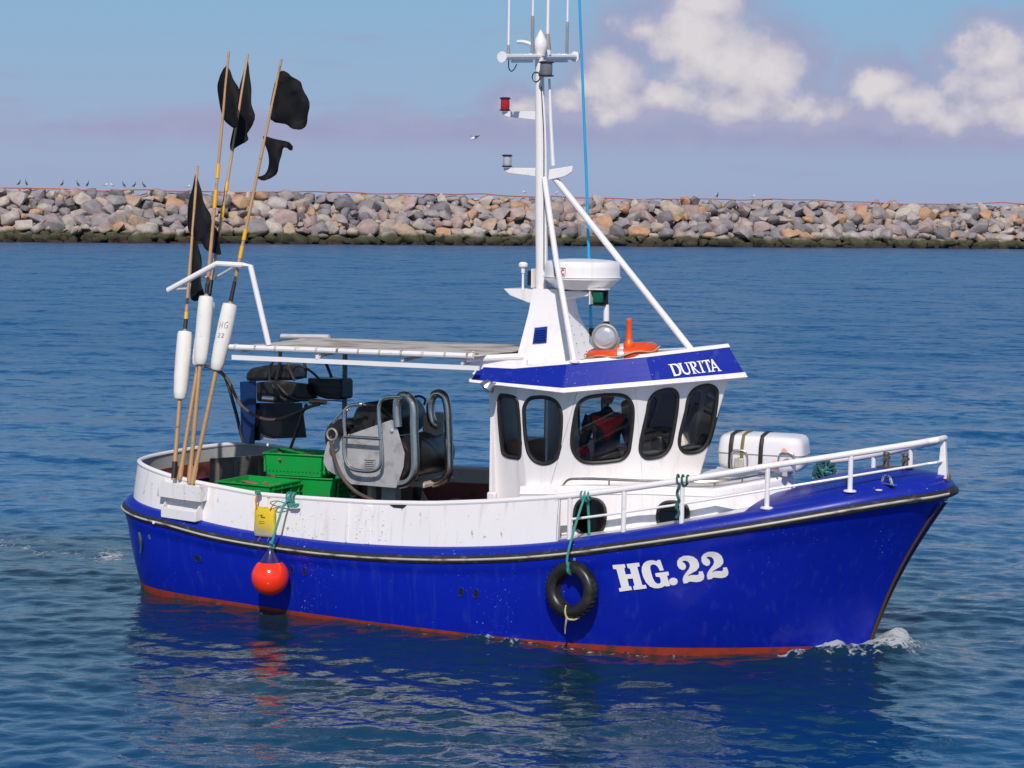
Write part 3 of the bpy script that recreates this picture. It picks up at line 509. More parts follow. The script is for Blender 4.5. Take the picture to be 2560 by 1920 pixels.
# ================================================================= measured outlines on the boat (boat coordinates, metres)
TR = {'WIN': {'A': [(-3.685,-0.956,2.281),(-3.66,-0.961,2.338),(-3.627,-0.966,2.344),(-3.485,-0.987,2.336),(-3.451,-0.991,2.317),(-3.439,-0.992,2.284),(-3.422,-0.984,1.76),(-3.446,-0.98,1.716),(-3.48,-0.975,1.716),(-3.597,-0.958,1.721),(-3.647,-0.951,1.745),(-3.661,-0.95,1.788)],'B': [(-3.372,-1.006,2.158),(-3.363,-1.013,2.255),(-3.308,-1.017,2.328),(-3.225,-1.018,2.35),(-3.089,-1.015,2.349),(-3.008,-1.011,2.31),(-2.964,-1.004,2.23),(-2.955,-0.997,2.142),(-2.994,-0.972,1.809),(-3.025,-0.968,1.738),(-3.101,-0.965,1.691),(-3.192,-0.966,1.68),(-3.274,-0.97,1.713),(-3.334,-0.978,1.8)],'C': [(-2.828,-0.973,2.175),(-2.789,-0.982,2.3),(-2.727,-0.958,2.363),(-2.634,-0.903,2.391),(-2.462,-0.79,2.403),(-2.39,-0.736,2.386),(-2.344,-0.685,2.316),(-2.339,-0.653,2.218),(-2.39,-0.595,1.895),(-2.414,-0.586,1.803),(-2.471,-0.606,1.739),(-2.542,-0.648,1.718),(-2.772,-0.8,1.704),(-2.837,-0.856,1.746),(-2.875,-0.908,1.838),(-2.875,-0.936,1.937)],'D1': [(-2.23,-0.553,2.217),(-2.207,-0.562,2.328),(-2.16,-0.538,2.411),(-2.085,-0.473,2.448),(-2.023,-0.41,2.45),(-1.993,-0.368,2.414),(-1.99,-0.343,2.337),(-2.057,-0.301,1.958),(-2.084,-0.301,1.859),(-2.142,-0.335,1.776),(-2.217,-0.403,1.747),(-2.278,-0.468,1.752),(-2.306,-0.51,1.803),(-2.305,-0.533,1.881)],'D2': [(-1.935,-0.254,2.223),(-1.905,-0.264,2.363),(-1.858,-0.24,2.446),(-1.793,-0.184,2.484),(-1.731,-0.121,2.486),(-1.691,-0.07,2.45),(-1.685,-0.042,2.372),(-1.75,-0.005,2.02),(-1.79,-0.008,1.892),(-1.847,-0.045,1.816),(-1.922,-0.115,1.792),(-1.979,-0.177,1.806),(-2.003,-0.217,1.857),(-2.003,-0.241,1.942)]},'REG': [[(-2.111,-1.577,0.836),(-1.991,-1.557,0.854),(-1.987,-1.547,0.821),(-1.999,-1.547,0.808),(-1.987,-1.537,0.751),(-1.934,-1.527,0.759),(-1.944,-1.538,0.812),(-1.965,-1.542,0.816),(-1.972,-1.553,0.856),(-1.852,-1.535,0.879),(-1.848,-1.523,0.842),(-1.872,-1.527,0.831),(-1.836,-1.489,0.666),(-1.832,-1.485,0.653),(-1.8,-1.479,0.66),(-1.794,-1.469,0.624),(-1.917,-1.495,0.6),(-1.921,-1.503,0.637),(-1.908,-1.502,0.647),(-1.921,-1.518,0.716),(-1.972,-1.527,0.708),(-1.961,-1.512,0.638),(-1.94,-1.507,0.633),(-1.934,-1.498,0.599),(-2.054,-1.521,0.574),(-2.061,-1.528,0.608),(-2.035,-1.524,0.616),(-2.075,-1.56,0.796),(-2.106,-1.566,0.798)],[(-1.649,-1.498,0.92),(-1.623,-1.464,0.815),(-1.66,-1.473,0.808),(-1.674,-1.483,0.841),(-1.695,-1.493,0.863),(-1.716,-1.499,0.868),(-1.736,-1.503,0.863),(-1.747,-1.503,0.848),(-1.749,-1.498,0.819),(-1.74,-1.487,0.773),(-1.729,-1.475,0.728),(-1.713,-1.463,0.694),(-1.695,-1.454,0.678),(-1.674,-1.448,0.678),(-1.659,-1.447,0.691),(-1.658,-1.452,0.714),(-1.664,-1.46,0.743),(-1.701,-1.471,0.748),(-1.705,-1.479,0.781),(-1.583,-1.449,0.805),(-1.578,-1.438,0.768),(-1.598,-1.443,0.761),(-1.577,-1.412,0.665),(-1.58,-1.412,0.659),(-1.617,-1.423,0.654),(-1.625,-1.427,0.66),(-1.65,-1.431,0.641),(-1.682,-1.439,0.631),(-1.72,-1.449,0.629),(-1.762,-1.465,0.644),(-1.797,-1.483,0.683),(-1.821,-1.5,0.739),(-1.832,-1.512,0.796),(-1.828,-1.518,0.837),(-1.809,-1.521,0.873),(-1.778,-1.524,0.898),(-1.738,-1.52,0.91),(-1.707,-1.51,0.909),(-1.684,-1.5,0.901),(-1.679,-1.504,0.913)],[(-1.505,-1.397,0.708),(-1.508,-1.395,0.696),(-1.514,-1.394,0.685),(-1.523,-1.395,0.676),(-1.535,-1.398,0.67),(-1.547,-1.402,0.668),(-1.559,-1.407,0.669),(-1.569,-1.412,0.674),(-1.577,-1.417,0.682),(-1.582,-1.421,0.693),(-1.583,-1.425,0.705),(-1.58,-1.427,0.717),(-1.574,-1.427,0.728),(-1.565,-1.427,0.737),(-1.553,-1.424,0.743),(-1.541,-1.421,0.745),(-1.529,-1.416,0.744),(-1.518,-1.411,0.739),(-1.511,-1.405,0.731),(-1.506,-1.401,0.72)],[(-1.451,-1.428,0.907),(-1.442,-1.428,0.917),(-1.422,-1.421,0.921),(-1.401,-1.412,0.914),(-1.387,-1.402,0.895),(-1.384,-1.394,0.866),(-1.396,-1.391,0.839),(-1.425,-1.391,0.8),(-1.448,-1.39,0.764),(-1.46,-1.385,0.729),(-1.454,-1.371,0.689),(-1.418,-1.358,0.696),(-1.406,-1.358,0.71),(-1.381,-1.347,0.711),(-1.342,-1.327,0.706),(-1.3,-1.312,0.716),(-1.276,-1.308,0.737),(-1.266,-1.314,0.77),(-1.277,-1.335,0.82),(-1.312,-1.348,0.814),(-1.312,-1.34,0.789),(-1.325,-1.343,0.779),(-1.381,-1.367,0.778),(-1.41,-1.375,0.763),(-1.401,-1.376,0.778),(-1.374,-1.37,0.796),(-1.331,-1.359,0.824),(-1.306,-1.358,0.857),(-1.302,-1.367,0.892),(-1.315,-1.385,0.935),(-1.345,-1.408,0.964),(-1.384,-1.43,0.974),(-1.43,-1.446,0.97),(-1.47,-1.449,0.947),(-1.495,-1.445,0.913),(-1.497,-1.437,0.873),(-1.484,-1.424,0.841),(-1.454,-1.409,0.825),(-1.43,-1.402,0.835),(-1.419,-1.405,0.861),(-1.426,-1.415,0.89),(-1.441,-1.423,0.901)],[(-1.233,-1.357,0.955),(-1.225,-1.357,0.965),(-1.204,-1.349,0.969),(-1.185,-1.338,0.962),(-1.172,-1.326,0.942),(-1.169,-1.316,0.913),(-1.181,-1.312,0.886),(-1.21,-1.313,0.847),(-1.233,-1.312,0.811),(-1.245,-1.306,0.776),(-1.24,-1.29,0.736),(-1.205,-1.274,0.742),(-1.193,-1.274,0.756),(-1.169,-1.262,0.757),(-1.129,-1.24,0.752),(-1.089,-1.223,0.761),(-1.065,-1.218,0.782),(-1.056,-1.225,0.815),(-1.065,-1.249,0.865),(-1.099,-1.265,0.861),(-1.099,-1.256,0.835),(-1.112,-1.259,0.825),(-1.167,-1.285,0.825),(-1.196,-1.294,0.809),(-1.187,-1.294,0.824),(-1.16,-1.288,0.843),(-1.118,-1.277,0.87),(-1.093,-1.277,0.903),(-1.088,-1.287,0.938),(-1.101,-1.307,0.982),(-1.129,-1.334,1.011),(-1.166,-1.36,1.022),(-1.211,-1.379,1.018),(-1.25,-1.383,0.996),(-1.276,-1.377,0.962),(-1.279,-1.366,0.921),(-1.266,-1.351,0.89),(-1.237,-1.334,0.873),(-1.214,-1.326,0.882),(-1.203,-1.33,0.909),(-1.209,-1.342,0.938),(-1.224,-1.352,0.949)]],'NAME': [([(-2.029,-0.515,2.704),(-1.975,-0.459,2.711),(-1.952,-0.444,2.703),(-1.93,-0.444,2.675),(-1.912,-0.451,2.642),(-1.907,-0.466,2.614),(-1.914,-0.485,2.597),(-1.929,-0.502,2.592),(-1.955,-0.529,2.587),(-1.96,-0.532,2.59),(-1.96,-0.527,2.598),(-2.014,-0.505,2.698),(-2.028,-0.517,2.699)],[(-1.997,-0.49,2.696),(-1.99,-0.482,2.699),(-1.965,-0.464,2.692),(-1.945,-0.461,2.67),(-1.929,-0.467,2.642),(-1.923,-0.477,2.62),(-1.926,-0.488,2.609),(-1.936,-0.5,2.605),(-1.945,-0.508,2.606),(-1.95,-0.508,2.612)]),([(-1.957,-0.441,2.713),(-1.925,-0.409,2.717),(-1.925,-0.414,2.71),(-1.93,-0.42,2.707),(-1.904,-0.431,2.658),(-1.884,-0.433,2.63),(-1.865,-0.424,2.619),(-1.852,-0.41,2.622),(-1.85,-0.4,2.633),(-1.856,-0.395,2.647),(-1.893,-0.384,2.711),(-1.905,-0.393,2.714),(-1.907,-0.39,2.72),(-1.885,-0.368,2.722),(-1.885,-0.374,2.714),(-1.851,-0.384,2.658),(-1.839,-0.39,2.633),(-1.836,-0.399,2.616),(-1.844,-0.415,2.604),(-1.859,-0.431,2.601),(-1.878,-0.444,2.608),(-1.896,-0.448,2.625),(-1.917,-0.444,2.658),(-1.946,-0.436,2.707),(-1.956,-0.443,2.709)],None),([(-1.882,-0.366,2.722),(-1.843,-0.324,2.729),(-1.823,-0.311,2.723),(-1.808,-0.312,2.702),(-1.806,-0.326,2.68),(-1.818,-0.344,2.67),(-1.795,-0.338,2.649),(-1.762,-0.326,2.622),(-1.752,-0.317,2.622),(-1.751,-0.32,2.618),(-1.77,-0.339,2.615),(-1.823,-0.354,2.663),(-1.799,-0.361,2.621),(-1.786,-0.351,2.618),(-1.785,-0.354,2.613),(-1.814,-0.384,2.609),(-1.816,-0.381,2.615),(-1.811,-0.374,2.619),(-1.864,-0.357,2.711),(-1.881,-0.369,2.716)],[(-1.851,-0.34,2.717),(-1.838,-0.328,2.717),(-1.825,-0.325,2.705),(-1.819,-0.332,2.688),(-1.823,-0.344,2.677),(-1.831,-0.348,2.68)]),([(-1.814,-0.296,2.731),(-1.783,-0.265,2.736),(-1.78,-0.265,2.731),(-1.787,-0.274,2.727),(-1.732,-0.292,2.632),(-1.717,-0.28,2.629),(-1.715,-0.282,2.624),(-1.745,-0.314,2.619),(-1.749,-0.313,2.624),(-1.745,-0.306,2.629),(-1.798,-0.286,2.724),(-1.812,-0.298,2.726)],None),([(-1.779,-0.26,2.736),(-1.722,-0.201,2.746),(-1.705,-0.204,2.719),(-1.71,-0.21,2.716),(-1.721,-0.21,2.732),(-1.733,-0.22,2.733),(-1.681,-0.241,2.637),(-1.669,-0.232,2.634),(-1.668,-0.234,2.63),(-1.697,-0.264,2.624),(-1.699,-0.263,2.63),(-1.694,-0.255,2.634),(-1.746,-0.234,2.731),(-1.763,-0.252,2.728),(-1.761,-0.261,2.713),(-1.764,-0.265,2.71),(-1.774,-0.263,2.727)],None),([(-1.704,-0.181,2.75),(-1.696,-0.173,2.751),(-1.608,-0.168,2.645),(-1.594,-0.157,2.642),(-1.593,-0.159,2.637),(-1.624,-0.191,2.633),(-1.625,-0.188,2.639),(-1.62,-0.18,2.643),(-1.638,-0.18,2.667),(-1.665,-0.207,2.663),(-1.657,-0.217,2.639),(-1.646,-0.208,2.638),(-1.644,-0.21,2.631),(-1.67,-0.237,2.628),(-1.67,-0.231,2.637),(-1.67,-0.225,2.645)],[(-1.681,-0.187,2.712),(-1.647,-0.181,2.677),(-1.669,-0.204,2.673)])],'POLE': {'a': [(-7.382,-1.44,1.247),(-7.572,-0.75,4.636)],'b': [(-7.177,-1.44,1.223),(-7.142,-0.78,5.872)],'c': [(-7.325,-1.41,1.252),(-7.22,-0.3,5.881)],'d': [(-7.14,-1.44,1.208),(-6.566,-0.62,5.791)]},'FLAG': [('a',[(-7.58,-0.768,4.548),(-7.529,-0.786,4.461),(-7.391,-0.844,4.178),(-7.26,-0.879,4.006),(-7.181,-0.915,3.834),(-7.127,-0.947,3.679),(-7.207,-0.945,3.686),(-7.284,-0.94,3.71),(-7.348,-0.926,3.778),(-7.39,-0.918,3.812),(-7.45,-0.917,3.819),(-7.523,-0.904,3.879),(-7.602,-0.891,3.943),(-7.618,-0.861,4.087),(-7.623,-0.826,4.262),(-7.605,-0.799,4.394)]),('a',[(-7.515,-0.893,3.936),(-7.445,-0.924,3.785),(-7.364,-0.968,3.569),(-7.302,-1.017,3.333),(-7.272,-1.037,3.234),(-7.324,-1.046,3.189),(-7.395,-1.05,3.165),(-7.452,-1.044,3.193),(-7.471,-1.003,3.392),(-7.489,-0.95,3.653)]),('b',[(-7.162,-0.802,5.718),(-7.241,-0.824,5.564),(-7.258,-0.834,5.493),(-7.234,-0.852,5.363),(-7.178,-0.871,5.228),(-7.125,-0.886,5.128),(-7.063,-0.893,5.075),(-7.003,-0.897,5.046),(-6.942,-0.894,5.069),(-6.939,-0.869,5.244),(-6.969,-0.841,5.443),(-7.05,-0.822,5.573),(-7.119,-0.806,5.685)]),('c',[(-7.225,-0.317,5.809),(-7.246,-0.353,5.662),(-7.268,-0.399,5.47),(-7.272,-0.448,5.266),(-7.273,-0.496,5.062),(-7.279,-0.554,4.822),(-7.18,-0.547,4.852),(-7.079,-0.528,4.93),(-7.096,-0.511,5.001),(-7.002,-0.475,5.15),(-7.058,-0.436,5.312),(-7.145,-0.373,5.577),(-7.209,-0.319,5.801)]),('d',[(-6.562,-0.643,5.664),(-6.424,-0.651,5.616),(-6.291,-0.663,5.544),(-6.21,-0.681,5.444),(-6.136,-0.714,5.264),(-6.177,-0.729,5.177),(-6.205,-0.748,5.073),(-6.252,-0.756,5.029),(-6.428,-0.745,5.091),(-6.626,-0.737,5.138)]),('d',[(-6.699,-0.769,4.959),(-6.575,-0.773,4.939),(-6.418,-0.779,4.905),(-6.305,-0.787,4.858),(-6.323,-0.796,4.806),(-6.438,-0.79,4.841),(-6.439,-0.809,4.736),(-6.476,-0.835,4.59),(-6.612,-0.855,4.482),(-6.725,-0.848,4.519),(-6.624,-0.843,4.549),(-6.591,-0.819,4.677),(-6.618,-0.801,4.782)])],'FLOAT': {'a': [(-7.471,-1.115,2.842),(-7.43,-1.266,2.103)],'b': [(-7.162,-1.154,3.238),(-7.167,-1.259,2.495)],'c': [(-7.281,-0.95,3.171),(-7.297,-1.119,2.467)],'d': [(-6.895,-1.09,3.163),(-6.986,-1.219,2.441)]},'BAND': {'a': [[(-7.483,-1.074,3.045),(-7.475,-1.102,2.908)]],'b': [[(-7.151,-0.953,4.656),(-7.152,-0.975,4.501)],[(-7.153,-0.993,4.375),(-7.155,-1.02,4.18)]],'c': [[(-7.252,-0.64,4.465),(-7.254,-0.664,4.365)],[(-7.258,-0.705,4.194),(-7.261,-0.734,4.071)],[(-7.276,-0.896,3.395),(-7.28,-0.932,3.245)]],'d': [[(-6.795,-0.948,3.96),(-6.81,-0.968,3.843)],[(-6.818,-0.98,3.779),(-6.834,-1.003,3.648)],[(-6.866,-1.049,3.392),(-6.88,-1.069,3.284)]]},'RACK': {'thick': [(-6.324,-1.2,2.741),(-6.563,-1.2,3.575),(-6.646,-1.22,3.581),(-6.955,-1.25,3.59),(-7.563,-1.3,3.285)],'thin': [(-6.911,-1.0,3.548),(-7.338,-0.75,3.412),(-7.536,-0.75,3.419),(-7.599,-0.9,3.289),(-7.583,-1.2,3.29)]},'PLATE': [(-5.79,-0.75,1.717),(-5.074,-0.75,1.983),(-5.025,-0.75,1.952),(-4.911,-0.75,1.637),(-4.922,-0.75,1.49),(-5.008,-0.75,1.26),(-5.563,-0.75,1.26),(-5.691,-0.75,1.356),(-5.746,-0.75,1.454)],'PLATE2': [(-5.899,-0.7,1.689),(-5.626,-0.7,1.793),(-5.621,-0.7,1.317),(-5.758,-0.7,1.322),(-5.896,-0.7,1.383),(-5.947,-0.7,1.465),(-5.943,-0.7,1.529)],'WT_FRAME': [(-5.748,-0.82,1.909),(-5.69,-0.82,1.986),(-5.538,-0.82,2.112),(-5.412,-0.82,2.138),(-5.341,-0.82,2.131)],'WT_BIG1': [(-4.999,-0.74,1.914),(-5.014,-0.74,2.059),(-5.007,-0.74,2.175),(-4.964,-0.74,2.238),(-4.902,-0.74,2.246),(-4.841,-0.74,2.207),(-4.809,-0.74,2.125),(-4.802,-0.74,1.919),(-4.784,-0.74,1.614),(-4.787,-0.74,1.475),(-4.821,-0.74,1.381),(-4.89,-0.74,1.322),(-4.97,-0.74,1.3)],'WT_BIG2': [(-4.85,-0.12,1.876),(-4.913,-0.12,1.903),(-4.95,-0.12,2.011),(-4.948,-0.12,2.129),(-4.909,-0.12,2.21),(-4.846,-0.12,2.229),(-4.784,-0.12,2.201),(-4.747,-0.12,2.102),(-4.73,-0.12,1.868),(-4.716,-0.12,1.555),(-4.718,-0.12,1.398),(-4.762,-0.12,1.308),(-4.841,-0.12,1.263),(-4.913,-0.12,1.241)],'WT_LOOP': [(-5.594,-0.84,1.777),(-5.596,-0.84,2.017),(-5.57,-0.84,2.08),(-5.498,-0.84,2.123),(-5.4,-0.84,2.133)],'WT_LOOP2': [(-5.591,-0.86,1.787),(-5.575,-0.86,1.548),(-5.524,-0.86,1.466),(-5.452,-0.86,1.436),(-5.22,-0.86,1.441),(-5.149,-0.86,1.485),(-5.128,-0.86,1.564),(-5.14,-0.86,1.801),(-5.16,-0.86,2.022),(-5.157,-0.86,2.145),(-5.105,-0.86,2.217),(-4.999,-0.86,2.238),(-4.894,-0.86,2.244)],'WT_CROSS': [(-5.585,-0.87,1.784),(-5.129,-0.87,1.787)],'W_HOSE': [(-5.738,-0.9,1.781),(-5.709,-0.9,1.643),(-5.653,-0.9,1.476),(-5.561,-0.9,1.328),(-5.425,-0.9,1.214),(-5.282,-0.9,1.156),(-5.139,-0.9,1.113)],'W_HOSE2': [(-5.652,-0.3,1.929),(-5.598,-0.3,2.003),(-5.507,-0.3,2.08),(-5.326,-0.3,2.153),(-5.102,-0.3,2.181),(-4.986,-0.3,2.204),(-4.923,-0.3,2.176),(-4.931,-0.3,2.113)],'HB_BLUE': [(-7.858,0.5,2.15),(-7.643,0.5,2.169),(-7.638,0.5,1.901),(-7.659,0.5,1.431),(-7.769,0.5,1.424),(-7.834,0.5,1.454),(-7.849,0.5,1.821)],'HB_FLAP': [(-7.676,0.55,1.909),(-7.035,0.55,1.946),(-6.969,0.55,1.547),(-7.592,0.55,1.492),(-7.608,0.55,1.471),(-7.681,0.55,1.466)],'HB_ARM': [(-7.588,0.43,2.16),(-7.34,0.43,2.193),(-6.889,0.43,2.177),(-6.873,0.43,2.085),(-6.786,0.43,2.023),(-7.029,0.43,1.963),(-7.147,0.43,1.949),(-7.322,0.43,1.939),(-7.579,0.43,1.944)],'HB_MOTOR': [(-6.959,0.55,2.238),(-6.521,0.55,2.248),(-6.497,0.55,2.216),(-6.496,0.55,2.03),(-6.519,0.55,2.009),(-6.706,0.55,2.009),(-6.949,0.55,2.058)],'HB_ROLL': [(-7.858,0.6,2.249),(-7.785,0.6,2.307),(-7.583,0.6,2.351),(-7.262,0.6,2.377),(-7.198,0.6,2.323),(-7.181,0.6,2.196),(-7.858,0.6,2.147)],'HB_CYL': [(-7.429,0.35,1.993),(-7.269,0.35,1.992)],'HB_FIT': [(-6.789,0.35,1.993),(-6.58,0.35,1.995)],'HH1': [(-8.189,0.3,2.327),(-8.026,0.3,2.281),(-7.895,0.3,2.193),(-7.797,0.3,2.03),(-7.699,0.3,1.9),(-7.538,0.3,1.802),(-7.346,0.3,1.754),(-7.14,0.3,1.78),(-6.92,0.3,1.866),(-6.749,0.3,1.943),(-6.633,0.3,1.976)],'HH2': [(-8.249,0.35,2.327),(-8.102,0.35,2.301),(-7.979,0.35,2.232),(-7.913,0.35,2.101),(-7.855,0.35,1.935),(-7.798,0.35,1.769),(-7.74,0.35,1.569),(-7.699,0.35,1.464)],'HH3': [(-6.964,0.55,1.937),(-7.019,0.55,1.833),(-7.096,0.55,1.626),(-7.182,0.55,1.411)],'HH4': [(-7.363,0.45,2.412),(-7.41,0.45,2.349),(-7.409,0.45,2.195)],'HH5': [(-7.156,0.45,2.429),(-7.124,0.45,2.317),(-7.067,0.45,2.213)],'HH6': [(-7.008,0.55,2.43),(-6.983,0.55,2.338),(-6.99,0.55,2.237)],'HH7': [(-7.133,0.5,2.327),(-7.085,0.5,2.369),(-7.022,0.5,2.376),(-6.92,0.5,2.344),(-6.801,0.5,2.27),(-6.731,0.5,2.207)],'HH8': [(-6.717,0.55,2.438),(-6.67,0.55,2.347),(-6.63,0.55,2.262)],'HH9': [(-7.316,0.37,2.158),(-7.267,0.37,2.081),(-7.18,0.37,2.005),(-7.029,0.37,1.974)],'HH10': [(-7.244,0.37,2.162),(-7.149,0.37,2.074),(-7.045,0.37,2.02),(-6.927,0.37,2.0),(-6.794,0.37,2.007)]}
# ================================================================= the fishing boat
boat = empty('fishing_boat', BO, HEAD)
tag(boat, 'blue hulled fishing boat with white wheelhouse, mast and open working deck, under way', 'boat')
def bld(mb, name, m, parent=boat, **k): return mb.build(name, m, parent, **k)
SS = np.r_[np.linspace(0, 1, 15), 1.35, 1.7, 2.0]
def mirror_rows(fn, idx):
    """full ring of points: starboard stem -> stern -> port stem"""
    st = [fn(i) for i in idx]; return st, [tuple((p[0], -p[1], p[2]) for p in row) for row in st]
def hull_shell(s_list, name, m, push=0.):
    rows_s = [[tuple(hull_pt(i, s)) for s in s_list] for i in range(NST)]
    rows_p = [[(p[0], -p[1], p[2]) for p in r] for r in rows_s[::-1]][1:]
    mb = MB(); mb.grid(rows_s+rows_p)
    # flat stem face between the two sides
    n = len(s_list); a = rows_s[0]; b_ = rows_p[-1]; mb.grid([a, b_])
    return bld(mb, name, m, sharp=42)
SCP = lambda z: 1-z
hull = hull_shell(list(np.linspace(0, .995, 22)), 'hull', BLUE)
# boot top and bottom: red antifouling, from just above the water down to the keel
bot = hull_shell([.995, 1.0, 1.2, 1.5, 2.0], 'hull_bottom', REDB)
# band above the strake (covering board), blue
def up_pt(i, d, z, y_keep=False):
    p = inset(i, d); return (p[0], p[1], z)
rows = [[(_S[i][0], -_S[i][1], _S[i][2]), up_pt(i, -.012, _S[i][2]+.05), up_pt(i, .02, _S[i][2]+.10), up_pt(i, .06, _S[i][2]+.122), up_pt(i, .20, _S[i][2]+.128)] for i in range(NST)]
rows += [[(p[0], -p[1], p[2]) for p in r] for r in rows[::-1]][1:]
mb = MB().grid(rows); mb.grid([rows[0], rows[-1]]); bld(mb, 'covering_board', BLUE2, sharp=50)
# rubber strake with its pale strip
ring = [(_S[i][0], -_S[i][1], _S[i][2]+.004) for i in range(0, NST)]; ring += [(p[0], -p[1], p[2]) for p in ring[::-1]][1:]
ring = [(.745, -.0, 1.582), (.742, -.10, 1.582)]+ring+[(.742, .10, 1.582), (.745, .0, 1.582)]
st = bld(MB().tube(ring, .046, 10, cap=True), 'rubbing_strake', RUB)
off = [inset(i, -.040) for i in range(NST)]; ring2 = [(p[0], p[1], _S[i][2]+.008) for i, p in enumerate(off)]
strip = bld(MB().tube(ring2, .0130, 6), 'strake_strip', STRIP, parent=st)
# stem band
bld(MB().tube([tuple(hull_pt(0, s)+np.array([.004, -.004, 0])) for s in np.linspace(.07, 1.15, 14)], .016, 6), 'stem_band', mat('brown_stem_band', (.06, .035, .02), .6, var=.3))
bld(MB().tube([tuple((hull_pt(0, s)+np.array([.004, -.004, 0]))*np.array([1, -1, 1])) for s in np.linspace(.07, 1.15, 14)], .016, 6), 'stem_band', MATS['brown_stem_band'])
# ---------------------------------------------------------------- bulwark (white plate, aft of the rail)
IB0 = min(range(NST), key=lambda i: abs(_S[i][0]+2.66))
def bul_outer(i):
    z0 = _S[i][2]+.118; p = inset(i, .085); q = inset(i, .135); zt = rail_z(q[0]); return [(p[0], p[1], z0), ((p[0]+q[0])/2, (p[1]+q[1])/2-.004, (z0+zt)/2), (q[0], q[1], zt)]
def bul_inner(i):
    z0 = .45; p = inset(i, .15); q = inset(i, .165); zt = rail_z(q[0]); return [(q[0], q[1], zt), (p[0], p[1], zt-.17), (p[0], p[1], z0)]
idx = list(range(IB0, NST))
ro_ = [bul_outer(i) for i in idx]; ro_ += [[(p[0], -p[1], p[2]) for p in r] for r in ro_[::-1]][1:]
bulwark = bld(MB().grid(ro_), 'bulwark', WBUL, sharp=30)
INNER = mat('worn_inner_bulwark', (.58, .56, .54), .55, var=.12, vscale=2.5, dirt=(.24, .19, .15), dscale=3.2, dlim=(.52, .75))
MAROON = mat('maroon_deck_paint', (.23, .055, .042), .6, var=.25, vscale=3, dirt=(.07, .025, .018), dscale=5, dlim=(.5, .7))
rin = [bul_inner(i) for i in idx]; rin += [[(p[0], -p[1], p[2]) for p in r] for r in rin[::-1]][1:]
bld(MB().grid([r[:2] for r in rin]), 'bulwark_lining', INNER)
bld(MB().grid([r[1:] for r in rin]), 'bulwark_lining', MAROON)
tp = [(inset(i, .15)[0], inset(i, .15)[1], rail_z(inset(i, .15)[0])+.004) for i in idx]; tp += [(p[0], -p[1], p[2]) for p in tp[::-1]][1:]
bld(MB().tube(tp, .027, 10), 'bulwark_rail', WTUBE)
# closing plate at the forward end of the bulwark
a_, b_ = bul_outer(IB0), bul_inner(IB0)
for s in (1, -1): bld(MB().prism([(p[0]+.004, p[1]*s, p[2]) for p in (a_[0], a_[2], b_[0], (b_[1][0], b_[1][1], a_[0][2]))], (.012, 0, 0)), 'bulwark_end', WBUL)
# seam plates, scupper gap, rivets on the bulwark outside
def bul_at(x, f, out=0.):
    """point on the outer bulwark face at x, f = 0 bottom .. 1 top"""
    i = min(idx, key=lambda k: abs(inset(k, .1)[0]-x)); a, m_, c_ = bul_outer(i)
    p = np.array(a)*(1-f)+np.array(c_)*f; return Vector((x, p[1]-out, p[2]))
for x0, w in ((-5.10, .02), (-4.86, .05)):
    mb = MB(); mb.prism([bul_at(x0, .02, .0), bul_at(x0+w, .02, .0), bul_at(x0+w, .93, .0), bul_at(x0, .93, .0)], (0, -.016, 0)); bld(mb, 'seam_plate', WBUL, bevel=.004)
mb = MB(); mb.prism([bul_at(-4.60, .985, -.01), bul_at(-4.40, .985, -.01), bul_at(-4.44, .90, -.01), bul_at(-4.55, .90, -.01)], (0, -.02, 0)); bld(mb, 'scupper', BLACK)
for k in range(26):
    x = random.choice([-5.0, -5.35, -4.95, -4.7, -5.6])+random.uniform(-.1, .1)
    bld(MB().lathe([(.008, 0), (.006, .004), (0, .006)], 6, bul_at(x, random.uniform(.1, .9), .006), Matrix.Rotation(pi/2, 3, 'X'), capa=False), 'rivet', WBUL)
# pole holder trough on the starboard quarter
mb = MB(); PH = [(-7.62, -1.43), (-7.02, -1.53)]
def box8(mb, a, b_, y0, y1, z0, z1):
    mb.prism([(a[0], a[1]+y0, z0), (b_[0], b_[1]+y0, z0), (b_[0], b_[1]+y1, z0), (a[0], a[1]+y1, z0)], (0, 0, z1-z0))
a0, b0 = (-7.56, -1.36), (-6.93, -1.47)
box8(mb, a0, b0, -.115, -.10, 1.06, 1.225); box8(mb, a0, (-7.54, -1.365), -.115, .06, 1.06, 1.225); box8(mb, (-6.95, -1.468), b0, -.115, .06, 1.06, 1.225)
bld(mb, 'pole_holder', WBUL, bevel=.006)
mb = MB(); box8(mb, (-7.50, -1.37), (-6.99, -1.46), -.14, -.125, .84, .955); box8(mb, (-7.50, -1.37), (-6.99, -1.46), -.125, .02, .84, .855); bld(mb, 'pole_holder_tray', WBUL, bevel=.006)
for x in (-7.50, -6.985): bld(MB().prism([(x, -1.36-(x+7.5)*.19, .85), (x, -1.50-(x+7.5)*.19, .85), (x, -1.50-(x+7.5)*.19, .95), (x, -1.36-(x+7.5)*.19, 1.06)], (.012, 0, 0)), 'tray_end', WBUL)
# ---------------------------------------------------------------- decks
DECK = mat('dark_wet_deck', (.085, .065, .055), .45, var=.35, vscale=4, dirt=(.16, .11, .08), dscale=3, dlim=(.45, .65))
mb = MB(); pl = [(inset(i, .14)[0], inset(i, .14)[1], .46) for i in idx]; pl += [(p[0], -p[1], p[2]) for p in pl[::-1]][1:]
mb.add(pl, [tuple(range(len(pl)))]); bld(mb, 'working_deck', DECK)
# side decks and trunk base, white, x from -3.9 to -0.95 following the sheer
mb = MB(); ist = [i for i in range(NST) if -4.0 < _S[i][0] < -.70]
mb.grid([[(inset(i, .10)[0], inset(i, .10)[1]*f, _S[i][2]+.122+.03*(1-abs(f))) for f in (1, .7, .4, 0, -.4, -.7, -1)] for i in ist]); bld(mb, 'side_deck', GRPW)
